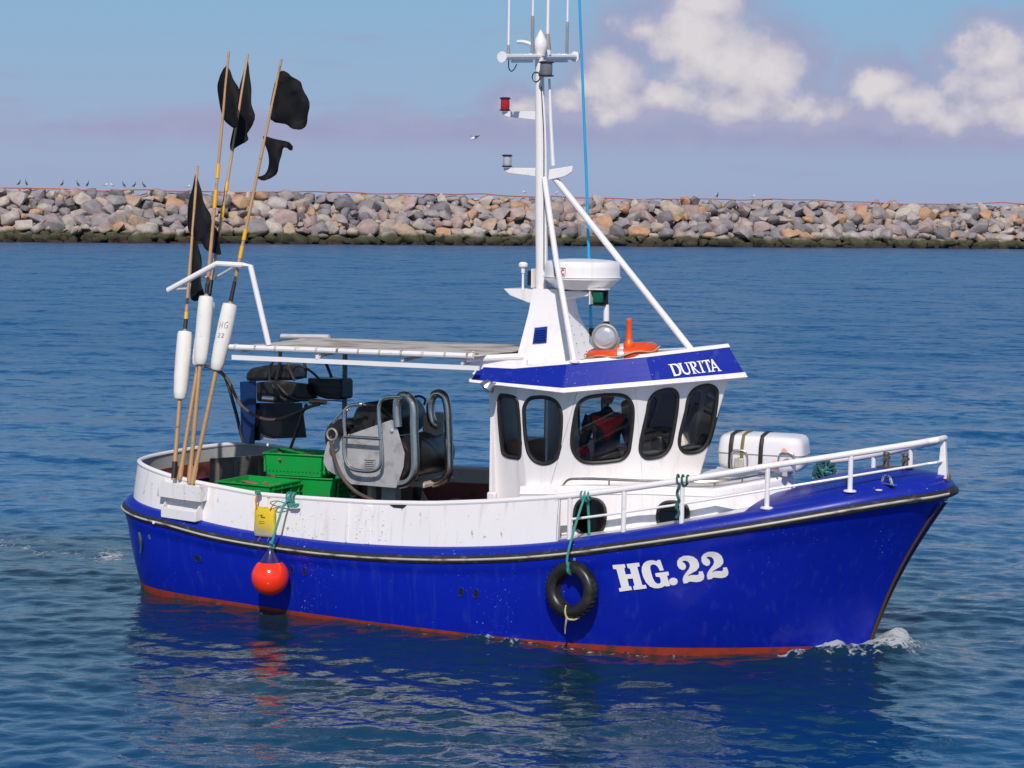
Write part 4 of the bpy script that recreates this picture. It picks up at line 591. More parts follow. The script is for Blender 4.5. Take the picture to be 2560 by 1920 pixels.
# bulkhead at the forward end of the working deck
bld(MB().prism([(-3.95, -1.5, .46), (-3.95, 1.5, .46), (-3.95, 1.5, 1.0), (-3.95, -1.5, 1.0)], (.03, 0, 0)), 'deck_bulkhead', MAROON)
# blue foredeck: cambered, rising towards the stem
fo = [i for i in range(NST) if _S[i][0] > -.98]; F9 = np.linspace(-1, 1, 17); rows = []
def fore_z(x, f, zs): return zs+.130-.035*f**10+.17*(1-f*f)*np.clip((x+1.05)/.55, 0, 1)**.6*np.clip((.85-x)/.8, .2, 1)
for i in fo:
    p = inset(i, .05); rows.append([(p[0], p[1]*-f, fore_z(p[0], f, _S[i][2])) for f in F9])
last = rows[-1]; rows.append([(q[0]-.10, q[1], q[2]-.02) for q in last]); rows.append([(q[0]-.12, q[1], q[2]-.22) for q in last])
bld(MB().grid(rows), 'foredeck', BLUE2, sharp=50)
# ---------------------------------------------------------------- rails forward
def rail_pt(i, z): p = inset(i, .15); return (p[0], p[1], z)
fr = [i for i in range(IB0, -1, -1)]
top_s = [rail_pt(i, rail_z(inset(i, .15)[0])+.004) for i in fr if inset(i, .15)[0] < .56]; tip = (.655, 0, rail_z(.66)+.004)
tr = [p for p in top_s]+[(.62, -.16, rail_z(.63)+.004), tip, (.59, .18, 2.06), (.45, .36, 2.005), (.176, .60, 1.92), (-.05, .70, 1.85), (-.29, .77, 1.787), (-.50, .80, 1.735), (-.74, .82, 1.69)]
bld(MB().tube(tr, .031, 12), 'top_rail', WTUBE)
mid = [(p[0], p[1], (p[2]*.46+.54*(sheer_at(p[0])[1]+.125))) for p in tr if p[1] < .01 and p[0] > -2.66]
bld(MB().tube(mid, .012, 8), 'middle_rail', WTUBE)
def post(x, side=-1, r=.024, base=True):
    i = min(range(NST), key=lambda k: abs(inset(k, .15)[0]-x)); p = inset(i, .15); zb = _S[i][2]+.125 if x < -.95 else fore_z(p[0], p[1]/max(abs(inset(i, .05)[1]), .01), _S[i][2])
    y = p[1] if side < 0 else -p[1]; o = bld(MB().tube([(p[0], y, zb-.02), (p[0], y, rail_z(p[0]))], r, 10), 'rail_post', WTUBE)
    if base and x > -.95: bld(MB().lathe([(.062, -.004), (.062, .006), (.05, .012), (.03, .014)], 16, (p[0], y, zb)), 'post_foot', WTUBE, parent=o)
for x in (-2.66, -2.09, -1.47, -.74, .0): post(x)
for x, y, z in ((.15, .615, 1.91), (-.28, .77, 1.79)): bld(MB().tube([(x, y, 1.52), (x, y, z)], .024, 10), 'rail_post', WTUBE)
sp_ = bld(MB().prism([(.60, -.035, 1.70), (.70, -.035, 1.70), (.665, -.035, 2.10), (.63, -.035, 2.10)], (0, .07, 0)), 'stem_post', WTUBE, bevel=.01)
# ---------------------------------------------------------------- trunk cabin (coachroof)
TK = [(-3.35, -1.12, 1.415), (-3.0, -1.06, 1.436), (-2.1, -.97, 1.50), (-1.385, -.80, 1.508), (-1.07, -.40, 1.562), (-.86, 0, 1.60)]
TB = [(-3.35, -1.16, .95), (-3.0, -1.11, .98), (-2.1, -1.03, 1.10), (-1.33, -.86, 1.24), (-1.0, -.44, 1.33), (-.78, 0, 1.40)]
def ringed(Pt): return Pt+[(p[0], -p[1], p[2]) for p in Pt[::-1]][1:]
T_, B_ = ringed(TK), ringed(TB)
def lerp(a, b_, f): return tuple(a[k]+(b_[k]-a[k])*f for k in range(3))
Ti = [(p[0]-.02, p[1]*.965, p[2]+.028) for p in TK]; Ti = ringed(Ti)
Lp = [(p[0]+.004, p[1]*1.018, p[2]-.045) for p in TK]; Lp = ringed(Lp); Lq = ringed([(p[0]+.002, p[1]*1.006, p[2]-.055) for p in TK])
mb = MB(); mb.grid([B_, Lq, Lp, T_, Ti]); n = len(Ti); mb.add(Ti, [tuple(range(n))]); trunk = bld(mb, 'trunk_cabin', GRPW, sharp=28)
PORTGL = DARKGL
def port_at(cx, w, h, zc, name='porthole'):
    # rounded opening on the trunk side
    j = 1 if cx < -2.1 else 2; a, b_, c_, d_ = TK[j], TK[j+1], TB[j], TB[j+1]; f = (cx-a[0])/(b_[0]-a[0])
    def sp(x, z):
        f = (x-a[0])/(b_[0]-a[0]); t = lerp(a, b_, f); q = lerp(c_, d_, f); g = (z-q[2])/(t[2]-q[2]); return Vector((x, q[1]+(t[1]-q[1])*g-.012, z))
    L_ = [sp(cx+w/2*np.sign(cos(t))*abs(cos(t))**.75, zc+h/2*np.sign(sin(t))*abs(sin(t))**.75) for t in np.linspace(0, 2*pi, 28, endpoint=False)]
    g = link('porthole', holed(L_, flip=(0, -1, 0)), BLACK, trunk); bld(MB().tube(L_, .016, 8, closed=True), 'porthole_rim', GASK, parent=trunk)
    L2 = [p+Vector((0, -.006, 0)) for p in L_]; link('porthole_glass', holed(L2, flip=(0, -1, 0)), PORTGL, trunk)
port_at(-2.60, .33, .35, 1.20); port_at(-1.76, .30, .26, 1.265)
# stainless grab rail round the trunk top
gr = [(-2.95, -.98, 1.46), (-2.88, -.985, 1.535), (-2.75, -.975, 1.555), (-2.1, -.90, 1.575), (-1.42, -.72, 1.60), (-1.12, -.36, 1.645), (-.96, -.08, 1.69), (-.95, .05, 1.69), (-.98, .12, 1.66)]
rl = bld(MB().tube(gr, .014, 8, smooth=4), 'grab_rail', STEEL, parent=trunk)
for x, y, z in ((-2.45, -.945, 1.49), (-1.95, -.88, 1.51), (-1.42, -.72, 1.525), (-1.22, -.49, 1.55), (-1.06, -.25, 1.58), (-.96, -.03, 1.60)):
    bld(MB().tube([(x, y, z-.01), (x, y, z+.085)], .010, 8).lathe([(.024, 0), (.024, .006), (.012, .01)], 10, (x, y, z)), 'rail_stanchion', STEEL, parent=trunk)
# slatted hatch in front of the wheelhouse
WOODS = mat('grey_wood_slat', (.32, .27, .22), .6, var=.25, vscale=8, dirt=(.14, .11, .09), dscale=7, dlim=(.5, .7))
ht = empty('deck_grating', (-1.62, -.32, 1.56), radians(-14), boat)
for k in range(9): bld(MB().box((0, -.2+k*.05, .012), (.42, .032, .02)), 'slat', WOODS, parent=ht, bevel=.004)
for x in (-.17, .17): bld(MB().box((x, 0, -.006), (.03, .44, .014)), 'slat_bearer', WOODS, parent=ht)
# ---------------------------------------------------------------- wheelhouse
WP = {'P0': ((-3.82, -.93, 2.47), (-3.76, -.93, .95)), 'P1': ((-3.457, -1.003, 2.47), (-3.305, -.972, .95)), 'P2': ((-2.852, -1.062, 2.46), (-3.085, -.82, .95)),
      'P3': ((-2.19, -.635, 2.50), (-2.51, -.44, 1.10)), 'P4': ((-1.60, 0, 2.62), (-1.90, 0, 1.22))}
wh = empty('wheelhouse', (0, 0, 0), 0, boat)
WIN = TR['WIN']
# the wall panels are flat: take each one's plane from its window and meet the planes at the corners
def plane_of(keys):
    Pm = np.array([p for k in keys for p in WIN[k]]); c0 = Pm.mean(0); n = np.linalg.svd(Pm-c0)[2][2]; return n, n@c0
PA, PB, PC, PD = plane_of(['A']), plane_of(['B']), plane_of(['C']), plane_of(['D1', 'D2'])
def meet(p, q, z):
    M = np.array([p[0], q[0], [0, 0, 1]]); return tuple(np.linalg.solve(M, [p[1], q[1], z]))
YZ = lambda x: (np.array([1., 0, 0]), x); XZ = (np.array([0, 1., 0]), 0.)
p1t, p1b, p0t = meet(PB, YZ(-3.457), 2.47), meet(PB, YZ(-3.305), .95), (-3.82, -.93, 2.47)
nA = np.cross(np.subtract(p1b, p1t), np.subtract(p0t, p1t)); nA /= np.linalg.norm(nA); PA = (nA, nA@np.array(p1t))
WIN = dict(WIN); WIN['A'] = [(p[0], (PA[1]-nA[0]*p[0]-nA[2]*p[2])/nA[1], p[2]) for p in WIN['A']]
WP = {'P0': (p0t, meet(PA, YZ(-3.765), .95)), 'P1': (p1t, p1b), 'P2': (meet(PB, PC, 2.46), meet(PB, PC, .95)), 'P3': (meet(PC, PD, 2.50), meet(PC, PD, 1.10)), 'P4': (meet(PD, XZ, 2.62), meet(PD, XZ, 1.22))}
WLOOP = {k: smooth_loop(v, 4) for k, v in WIN.items()}
def mir(p): return (p[0], -p[1], p[2])
for a, b_, ks in (('P0', 'P1', 'A'), ('P1', 'P2', 'B'), ('P2', 'P3', 'C'), ('P3', 'P4', ('D1', 'D2'))):
    ks = (ks,) if isinstance(ks, str) else ks
    corners = [WP[a][0], WP[b_][0], WP[b_][1], WP[a][1]]
    Pm = np.array([p for k in ks for p in WIN[k]]+[WP[a][0], WP[b_][0]]); c0 = Pm.mean(0); nrm = np.linalg.svd(Pm-c0)[2][2]
    if nrm[1] > 0: nrm = -nrm
    for side in (1, -1):
        mf = (lambda p: tuple(p)) if side == 1 else mir
        me = holed([mf(p) for p in corners], [[mf(p) for p in WLOOP[k]] for k in ks], flip=mf(nrm))
        link('wall_panel', me, GRPW, wh, 0, solid=.03)
        for k in ks:
            lp = [Vector(mf(p)) for p in WLOOP[k]]; nv = Vector(mf(nrm))
            bld(MB().tube([p+nv*.012 for p in lp], .021, 8, closed=True), 'window_gasket', GASK, parent=wh)
            link('window_pane', holed([p-nv*.004 for p in lp], flip=nv), GLASS, wh)
# aft wall with door opening, floor, console, ceiling
bld(MB().prism([(-3.80, -.93, .95), (-3.80, -.93, 2.47), (-3.80, -.30, 2.47), (-3.80, -.30, .95)], (.03, 0, 0)), 'aft_wall', GRPW, parent=wh)
bld(MB().prism([(-3.80, .35, .95), (-3.80, .35, 2.47), (-3.80, .93, 2.47), (-3.80, .93, .95)], (.03, 0, 0)), 'aft_wall', GRPW, parent=wh)
bld(MB().prism([(-3.80, -.93, .46), (-3.80, .93, .46), (-3.80, .93, .95), (-3.80, -.93, .95)], (.03, 0, 0)), 'aft_wall', GRPW, parent=wh)
INTER = mat('brown_interior', (.58, .48, .40), .6, var=.25, vscale=3); BEIGE = mat('cabin_lining', (.55, .48, .42), .6, var=.1)
bld(MB().prism([(-3.75, -.90, .66), (-3.75, .90, .66), (-2.6, .8, .66), (-2.0, 0, .66), (-2.6, -.8, .66)], (0, 0, .02)), 'cabin_floor', INTER, parent=wh)
bld(MB().prism([(-2.55, -.42, 1.2), (-1.98, 0, 1.2), (-2.55, .42, 1.2), (-2.75, 0, 1.2)], (0, 0, .5)), 'console', INTER, parent=wh, bevel=.03)
bld(MB().box((-2.35, .12, 1.86), (.24, .34, .26)), 'chart_plotter', BLACK, parent=wh, bevel=.02)
bld(MB().box((-2.28, -.20, 1.80), (.20, .22, .20)), 'instrument_box', BEIGE, parent=wh, bevel=.02)
bld(MB().tube([(-2.62+.19*cos(t)*.25, .02+.19*cos(t)*.0+.19*sin(t), 1.72+.19*cos(t)) for t in np.linspace(0, 2*pi, 20, endpoint=False)], .013, 8, closed=True), 'steering_wheel', BLACK, parent=wh)
WOODC = mat('varnished_cabinet', (.42, .16, .04), .45, var=.2, vscale=3)
bld(MB().box((-3.58, -.55, 1.55), (.22, .5, .62)), 'cabinet', WOODC, parent=wh, bevel=.015)
bld(MB().box((-3.2, .55, 1.30), (.55, .42, .5)), 'bench_seat', INTER, parent=wh, bevel=.03)
CREAM = mat('cream_dash', (.66, .60, .52), .5, var=.06)
d0, d1 = np.array(meet(PC, PD, 1.80)), np.array(meet(PD, XZ, 1.86)); nd = PD[0] if PD[0][1] < 0 else -PD[0]
dash = [tuple(d0-nd*.03), tuple(d1-np.array([.06, 0, 0])), tuple((d0-nd*.03)*np.array([1, -1, 1])), (-2.62, .36, 1.82), (-2.25, 0, 1.86), (-2.62, -.36, 1.82)]
bld(MB().prism(dash, (0, 0, -.03)), 'dashboard', CREAM, parent=wh, bevel=.006)
SEATM = mat('tan_seat', (.42, .29, .22), .6, var=.12)
bld(MB().box((-2.78, .40, 2.02), (.12, .42, .46), Matrix.Rotation(radians(-8), 3, 'Y')), 'helm_seat_back', SEATM, parent=wh, bevel=.05); bld(MB().box((-2.62, .40, 1.74), (.40, .42, .12)), 'helm_seat', SEATM, parent=wh, bevel=.04); bld(MB().tube([(-2.62, .40, .68), (-2.62, .40, 1.70)], .04, 10), 'seat_pedestal', DARKM, parent=wh)
bld(MB().tube([(-2.02, -.10, 1.86), (-2.05, -.10, 1.98), (-2.12, -.10, 2.02)], .018, 8, smooth=3), 'gooseneck', BLACK, parent=wh); bld(MB().box((-2.0, -.16, 1.92), (.10, .16, .13), Matrix.Rotation(radians(-20), 3, 'Y')), 'instrument', CREAM, parent=wh, bevel=.015); bld(MB().box((-2.18, -.34, 1.90), (.12, .14, .14)), 'instrument', BLACK, parent=wh, bevel=.02)
# roof: raised rim with blue fascia, white trim lines
EB = [(-3.94, -1.10, 2.476), (-2.85, -1.20, 2.446), (-2.10, -.72, 2.528), (-1.404, 0, 2.597)]
FT = [(-3.90, -1.0, 2.626), (-3.48, -1.02, 2.632), (-2.905, -1.01, 2.712), (-2.235, -.61, 2.792), (-1.60, 0, 2.89)]
EBs = [EB[0], lerp(EB[0], EB[1], .40), EB[1], EB[2], EB[3]]
rf = empty('wheelhouse_roof', (0, 0, 0), 0, boat)
def strip_between(lo, hi, f0, f1, out, name, m, parent, thick=.012):
    A = [Vector(lerp(a, b_, f0)) for a, b_ in zip(lo, hi)]; B = [Vector(lerp(a, b_, f1)) for a, b_ in zip(lo, hi)]
    A = A+[Vector(mir(p)) for p in A[::-1]][1:]; B = B+[Vector(mir(p)) for p in B[::-1]][1:]
    def push(P): return [p+Vector((p.x+2.9, p.y, 0)).normalized()*out*Vector((1, 1, 1)).length/1.7 for p in P]
    def fine(P): return [P[i].lerp(P[i+1], k/6) for i in range(len(P)-1) for k in range(6)]+[P[-1]]
    A, B = fine(push(A)), fine(push(B)); return bld(MB().grid([[a.lerp(b_, k/4) for a, b_ in zip(A, B)] for k in range(5)]), name, m, parent=parent, sharp=0, solid=thick)
strip_between(EBs, FT, .075, .94, 0, 'fascia', BLUE2, rf)
for f0, f1, nm in ((-.075, .085, 'lower_trim'), (.925, 1.04, 'upper_trim')): strip_between(EBs, FT, f0, f1, .008, nm, GRPW, rf, .022)
for s in (1, -1):
    q = lambda p: Vector((p[0], p[1]*s, p[2])); dv = Vector((.0, 0, 0))
    bld(MB().tube([q(EBs[0])+Vector((-.012, -.004*s, 0)), q(FT[0])+Vector((-.012, -.004*s, 0))], .014, 8), 'end_trim', GRPW, parent=rf)
def topped(P, dz, k=1.):
    Q = [Vector((p[0], p[1]*k, p[2]+dz)) for p in P]; return Q+[Vector(mir(q)) for q in Q[::-1]][1:]
mb = MB(); T1_ = topped(FT, -.035); mb.add(T1_, [tuple(range(len(T1_)))]); bld(mb, 'roof_top', GRPW, parent=rf)
mb = MB(); T2_ = topped(EBs, .0, .995); mb.add(T2_, [tuple(range(len(T2_)))]); bld(mb, 'soffit', GRPW, parent=rf)
mb = MB(); mb.grid([topped([EBs[0], (-3.93, -.5, 2.475), (-3.93, 0, 2.475)], 0), topped([FT[0], (-3.9, -.5, 2.64), (-3.9, 0, 2.65)], 0)]); bld(mb, 'aft_fascia', GRPW, parent=rf, solid=.012)
NAMEM = mat('white_lettering', (.86, .83, .82), .45, var=.04)
fn_ = Vector((.6, -.65, .467)).normalized(); Q4 = [Vector(EB[2]), Vector(EB[3]), Vector(FT[4]), Vector(FT[3])]
def on_fascia(p):
    """nearest point of the (slightly twisted) front fascia, a paint layer proud of it"""
    p = Vector(p); u = v = .5
    for _ in range(12):
        A = Q4[0].lerp(Q4[1], u); B = Q4[3].lerp(Q4[2], u); s = A.lerp(B, v); du = (Q4[1]-Q4[0]).lerp(Q4[2]-Q4[3], v); dv = B-A; r = p-s
        a, b_, c_ = du.dot(du), du.dot(dv), dv.dot(dv); e, f = du.dot(r), dv.dot(r); det = a*c_-b_*b_; u += (e*c_-f*b_)/det; v += (a*f-b_*e)/det
    A = Q4[0].lerp(Q4[1], u); B = Q4[3].lerp(Q4[2], u); return A.lerp(B, v)+fn_*.014
for o_, h_ in TR['NAME']:
    link('name_letter', holed([on_fascia(p) for p in o_], [[on_fascia(p) for p in h_]] if h_ else [], flip=fn_), NAMEM, rf)
# registration letters on the bow, lying on the hull plating
for lt in TR['REG']:
    n_ = Vector((.22, -.95, -.1)).normalized(); link('registration_letter', holed([Vector(p)+n_*.012 for p in lt], flip=n_), NAMEM, boat)
# ---------------------------------------------------------------- mast tower, shelf, mast
tower = bld(MB().grid([[(-3.80, -.40, 2.60), (-3.20, -.40, 2.66), (-3.16, .34, 2.70), (-3.80, .34, 2.62), (-3.80, -.40, 2.60)],
                       [(-3.735, -.23, 3.14), (-3.39, -.23, 3.17), (-3.34, .17, 3.12), (-3.735, .17, 3.14), (-3.735, -.23, 3.14)],
                       [(-3.70, -.20, 3.40), (-3.42, -.20, 3.40), (-3.40, .14, 3.40), (-3.70, .14, 3.40), (-3.70, -.20, 3.40)]]), 'mast_tower', GRPW, sharp=20)
SH = [(-4.07, -.16, 3.385), (-3.99, -.16, 3.315), (-3.77, -.16, 3.245), (-3.38, -.18, 3.29), (-3.18, -.18, 3.335), (-3.02, -.18, 3.34), (-3.02, -.18, 3.385)]
bld(MB().prism(SH, (0, .32, 0)), 'mast_shelf', GRPW, bevel=.006, sharp=20)
# blue louvred vent on the tower
def tw(u, v): return Vector((-3.80+.6*u+.06*v*(1-u)*1.1-.19*v*u*1.0, -.40+.17*v, 2.60+.06*u+.54*v))
vb = bld(MB().prism([tw(.30, .40)+Vector((0, -.004, 0)), tw(.62, .40)+Vector((0, -.004, 0)), tw(.64, .70)+Vector((0, -.004, 0)), tw(.30, .70)+Vector((0, -.004, 0))], (0, -.008, 0)), 'vent', mat('vent_blue', (.008, .03, .23), .4, var=.2), parent=tower)
for k in range(6):
    v0 = .42+k*.045; bld(MB().prism([tw(.32, v0)+Vector((0, -.014, 0)), tw(.61, v0)+Vector((0, -.014, 0)), tw(.61, v0+.03)+Vector((0, -.004, 0)), tw(.32, v0+.03)+Vector((0, -.004, 0))], (0, -.012, -.004)), 'louvre', MATS['vent_blue'], parent=tower)
for k in range(5):
    for u in (.25, .62): bld(MB().lathe([(.007, 0), (.005, .004)], 6, (-3.195+(-.04)*k*.2-.10*(k*.2), -.25+u*.5, 2.75+k*.09), Matrix.Rotation(pi/2, 3, 'Y')), 'bolt', DARKM, parent=tower)
MX = -3.69
mast = bld(MB().tube([(MX, 0, 3.36), (MX-.03, 0, 4.2), (MX-.055, 0, 5.0), (MX-.08, 0, 5.80)], [.068, .063, .054, .046], 14), 'mast', WTUBE)
bld(MB().lathe([(.052, 0), (.056, .03), (.070, .07), (.075, .11), (.066, .16), (.038, .215), (.006, .27)], 16, (MX-.08, .02, 5.82)), 'mast_cap', WTUBE, parent=mast)
bld(MB().tube([(MX-.09, .0, 5.86), (MX-.16, .0, 5.93), (MX-.25, -.02, 5.965), (MX-.33, -.02, 5.97)], [.022, .022, .02, .018], 8, smooth=3), 'horn_pipe', WTUBE, parent=mast)
xb = bld(MB().tube([(MX-.08, -.83, 5.752), (MX-.08, .85, 5.87)], .033, 10), 'crossbar', WTUBE, parent=mast)
for y, z in ((-.845, 5.751), (.865, 5.871)): bld(MB().tube([(MX-.08, y-.008, z), (MX-.08, y+.008, z)], .056, 16), 'crossbar_cap', WTUBE, parent=mast)
for y, l in ((-.40, .46), (.42, .50)): bld(MB().tube([(MX-.08, y-l/2, 5.752+(y-l/2+.83)*.07-.046), (MX-.08, y+l/2, 5.752+(y+l/2+.83)*.07-.046)], .013, 8), 'conduit', WTUBE, parent=mast)
bld(MB().tube([(MX-.08, -.70, 5.73), (MX-.08, -.70, 5.66), (MX-.08, -.64, 5.62), (MX-.08, -.57, 5.65), (MX-.08, -.52, 5.70)], .006, 6, smooth=3), 'cable', HOSE, parent=mast)
GREYC = mat('grey_antenna_ferrule', (.30, .29, .26), .45, var=.15)
for y, segs in ((-.71, [(.020, .012, .10, GREYC), (.013, .010, 1.3, WTUBE)]), (-.17, [(.018, .018, .30, STEEL), (.020, .015, .10, GREYC), (.012, .010, 1.0, WTUBE)]), (.185, [(.042, .042, .05, WTUBE), (.042, .020, .17, GREYC), (.018, .014, 1.1, WTUBE)]), (.66, [(.018, .018, .30, STEEL), (.019, .014, .05, GREYC), (.012, .010, 1.0, WTUBE)])):
    z = 5.752+(y+.83)*.07+.02; ae = None
    for r0, r1, l, m_ in segs:
        o = bld(MB().tube([(MX-.08, y, z), (MX-.08, y, z+l)], [r0, r1], 10), 'whip_antenna' if ae is None else 'antenna_section', m_, parent=mast); ae = o; z += l
def lamp(p, lens, r=.042, h=.085, flip=False):
    x, y, z = p; L_ = bld(MB().lathe([(r*.86, .012), (r*.92, h*.3), (r*.92, h*.7), (r*.86, h-.012)], 18, (x, y, z)), 'lamp_lens', lens, parent=mast)
    for zz in (0, h-.012): bld(MB().lathe([(r*.7, -.004), (r*1.12, 0), (r*1.12, .010), (r*.8, .016)], 18, (x, y, z+zz)), 'lamp_collar', DARKM, parent=mast)
REDL = mat('red_lamp_lens', (.42, .008, .012), .15, var=.15, vscale=30); CLRL = mat('clear_lamp_lens', (.42, .42, .44), .12, var=.25, vscale=40); GRNL = mat('green_lamp_lens', (.0, .10, .055), .12, var=.3, vscale=20)
lamp((-4.165, 0, 5.255), REDL, .052, .135); lamp((-4.13, 0, 4.665), CLRL, .050, .125); lamp((-3.63, -.12, 5.60), mat('smoky_lamp_lens', (.16, .16, .17), .15, var=.3, vscale=40), .072, .15)
def bracket(x0, x1, zt, h0, h1): return bld(MB().prism([(x0, -.012, zt), (x1, -.012, zt), (x1, -.012, zt-h1), (x0+.06, -.012, zt-h0), (x0+.01, -.012, zt-h0*.55)], (0, .024, 0)), 'lamp_bracket', WTUBE, parent=mast, bevel=.004)
bracket(-4.20, MX-.06, 5.245, .055, .095); bracket(-4.17, MX-.04, 4.655, .055, .095)
bld(MB().prism([(MX+.06, -.012, 4.64), (-3.36, -.012, 4.68), (-3.365, -.012, 4.62), (-3.45, -.012, 4.57), (MX+.05, -.012, 4.53)], (0, .024, 0)), 'lamp_bracket', WTUBE, parent=mast, bevel=.004)
bld(MB().tube([(-3.58, -.02, 4.68), (-3.62, -.02, 5.2), (-3.64, -.02, 5.58)], [.022, .017, .013], 8), 'stub_antenna', WTUBE, parent=mast)
for k in range(3): bld(MB().tube([(MX-.02+k*.012, -.062, 5.5-k*.05), (MX+.02+k*.01, -.066, 5.0), (MX+.03+k*.012, -.064, 4.5), (MX+.05+k*.01, -.068, 3.6)], .007, 6, smooth=3), 'mast_cable', WTUBE if k else HOSE, parent=mast)
bld(MB().tube([(MX-.09+.045*cos(t), -.05, 5.60+.05*sin(t)) for t in np.linspace(0, 12.5, 40)], .006, 6), 'cable_coil', HOSE, parent=mast)
# struts
bld(MB().tube([(-3.66, -.06, 4.55), (-3.30, -.48, 3.70), (-2.845, -.97, 2.73)], .030, 10), 'mast_strut', WTUBE); bld(MB().tube([(-3.60, .03, 4.57), (-2.145, .38, 2.80)], .034, 10), 'mast_strut', WTUBE)
bld(MB().lathe([(.06, 0), (.06, .012), (.034, .03)], 14, (-2.845, -.97, 2.715)), 'strut_foot', WTUBE)
# radome
rd = bld(MB().lathe([(.05, -.03), (.27, -.02), (.30, 0), (.385, .075), (.40, .085), (.40, .105), (.395, .118), (.395, .20), (.385, .245), (.365, .268), (.30, .282), (.15, .292), (0, .295)], 40, (-3.23, 0, 3.425)), 'radar_dome', GRPW, sharp=32)
bld(MB().tube([(-3.23+.403*cos(t), .403*sin(t), 3.532) for t in np.linspace(0, 2*pi, 48, endpoint=False)], .006, 6, closed=True), 'dome_seam', WTUBE, parent=rd)
bld(MB().lathe([(.15, -.05), (.15, .01)], 20, (-3.23, 0, 3.40)), 'dome_foot', WTUBE, parent=rd)
REDT = mat('red_logo', (.45, .03, .02), .4, var=.05)
def on_dome(a, z, out=.003): return Vector((-3.23+(.397+out)*cos(a), (.397+out)*sin(a), 3.425+z))
A0 = radians(-101)
def dline(pts, r=.005): bld(MB().tube([on_dome(A0+u/.4, v) for u, v in pts], r, 6), 'logo_stroke', REDT, parent=rd)
box_ = [(-.07, .125), (.07, .125), (.07, .205), (-.07, .205), (-.07, .125)]
dl = []
for (a, b_) in zip(box_[:-1], box_[1:]): dl += [(a[0]+(b_[0]-a[0])*t, a[1]+(b_[1]-a[1])*t) for t in np.linspace(0, 1, 5)]
dline(dl, .003)
dline([(-.052, .150), (-.048, .143), (-.038, .141), (-.028, .145), (-.025, .153), (-.025, .19)])
dline([(-.010, .141), (-.010, .188), (.004, .188), (.013, .183), (.013, .171), (.004, .166), (-.010, .166)]); dline([(.0, .166), (.014, .141)])
dline([(.054, .182), (.046, .189), (.036, .187), (.029, .176), (.029, .155), (.036, .144), (.046, .141), (.054, .148)])
# small things on the shelf
bld(MB().tube([(-3.92, 0, 3.385), (-3.92, 0, 3.56)], .013, 8).lathe([(.02, 3.55), (.024, 3.60), (.05, 3.62), (.052, 3.645), (.03, 3.665), (0, 3.668)], 14, (-3.92, 0, 0)), 'gps_antenna', WTUBE)
bld(MB().box((-3.81, -.02, 3.50), (.055, .10, .16)), 'port_lamp', BLACK, bevel=.01); bld(MB().box((-3.775, -.02, 3.50), (.012, .14, .20)), 'lamp_screen', WTUBE, bevel=.004)
gl = bld(MB().box((-2.94, -.215, 3.335), (.105, .06, .115)), 'starboard_lamp', GRNL, bevel=.012)
bld(MB().prism([(-3.03, -.16, 3.255), (-2.86, -.16, 3.255), (-2.86, -.16, 3.415), (-3.03, -.16, 3.415)], (0, .012, 0)), 'lamp_screen', BLACK, parent=gl); bld(MB().box((-2.945, -.20, 3.418), (.19, .14, .012)), 'lamp_screen', WTUBE, parent=gl); bld(MB().box((-3.025, -.20, 3.335), (.012, .10, .16)), 'lamp_screen', WTUBE, parent=gl); bld(MB().box((-2.945, -.20, 3.255), (.17, .10, .012)), 'lamp_screen', BLACK, parent=gl)
bld(MB().tube([(-2.87, -.17, 3.25), (-2.865, -.17, 3.08), (-2.865, -.17, 3.075), (-2.86, -.17, 2.93)], [.026, .026, .034, .022], 10), 'hailer', BLACK)
bld(MB().tube([(-2.872, -.17, 3.26), (-2.867, -.17, 3.09)], .030, 10), 'hailer_stem', WTUBE)
bld(MB().tube([(-3.238, .3, 2.68), (-3.344, .3, 4.58), (-3.50, .3, 7.0)], [.018, .016, .013], 8), 'blue_whip_antenna', mat('blue_fibreglass', (.02, .34, .62), .4, var=.15, vscale=3))
bld(MB().tube([(-3.238, .3, 2.66), (-3.245, .3, 2.98)], .034, 8), 'antenna_mount', BLACK)
# searchlight
SLM = mat('searchlight_glass', (.66, .66, .66), .16, .5, var=.25, vscale=9)
Rs = Matrix.Rotation(radians(-27+5), 3, 'Z') @ Matrix.Rotation(radians(90), 3, 'Y') @ Matrix.Rotation(0, 3, 'X')
sl_dir = Vector((.30, -.94, .05)).normalized(); Rs = sl_dir.to_track_quat('Z', 'Y').to_matrix()
sl = bld(MB().lathe([(.04, -.16), (.08, -.14), (.115, -.06), (.13, 0), (.135, .02), (.118, .03), (.105, .022)], 28, (-2.70, -.56, 2.955), Rs), 'searchlight', mat('grey_cast_housing', (.36, .355, .34), .45, .3, var=.15), sharp=30)
bld(MB().lathe([(.105, .016), (.09, .028), (.05, .036), (0, .038)], 24, (-2.70, -.56, 2.955), Rs, capa=False), 'searchlight_lens', SLM, parent=sl)
bld(MB().tube([(-2.70+.145*cos(t)*.95, -.56+.145*cos(t)*.30, 2.955+.145*sin(t)) for t in np.linspace(pi, 2*pi, 16)], .012, 8), 'searchlight_yoke', MATS['grey_cast_housing'], parent=sl)
bld(MB().lathe([(.05, 0), (.05, .02), (.02, .03), (.02, .13)], 14, (-2.70, -.56, 2.69)), 'searchlight_base', MATS['grey_cast_housing'], parent=sl)
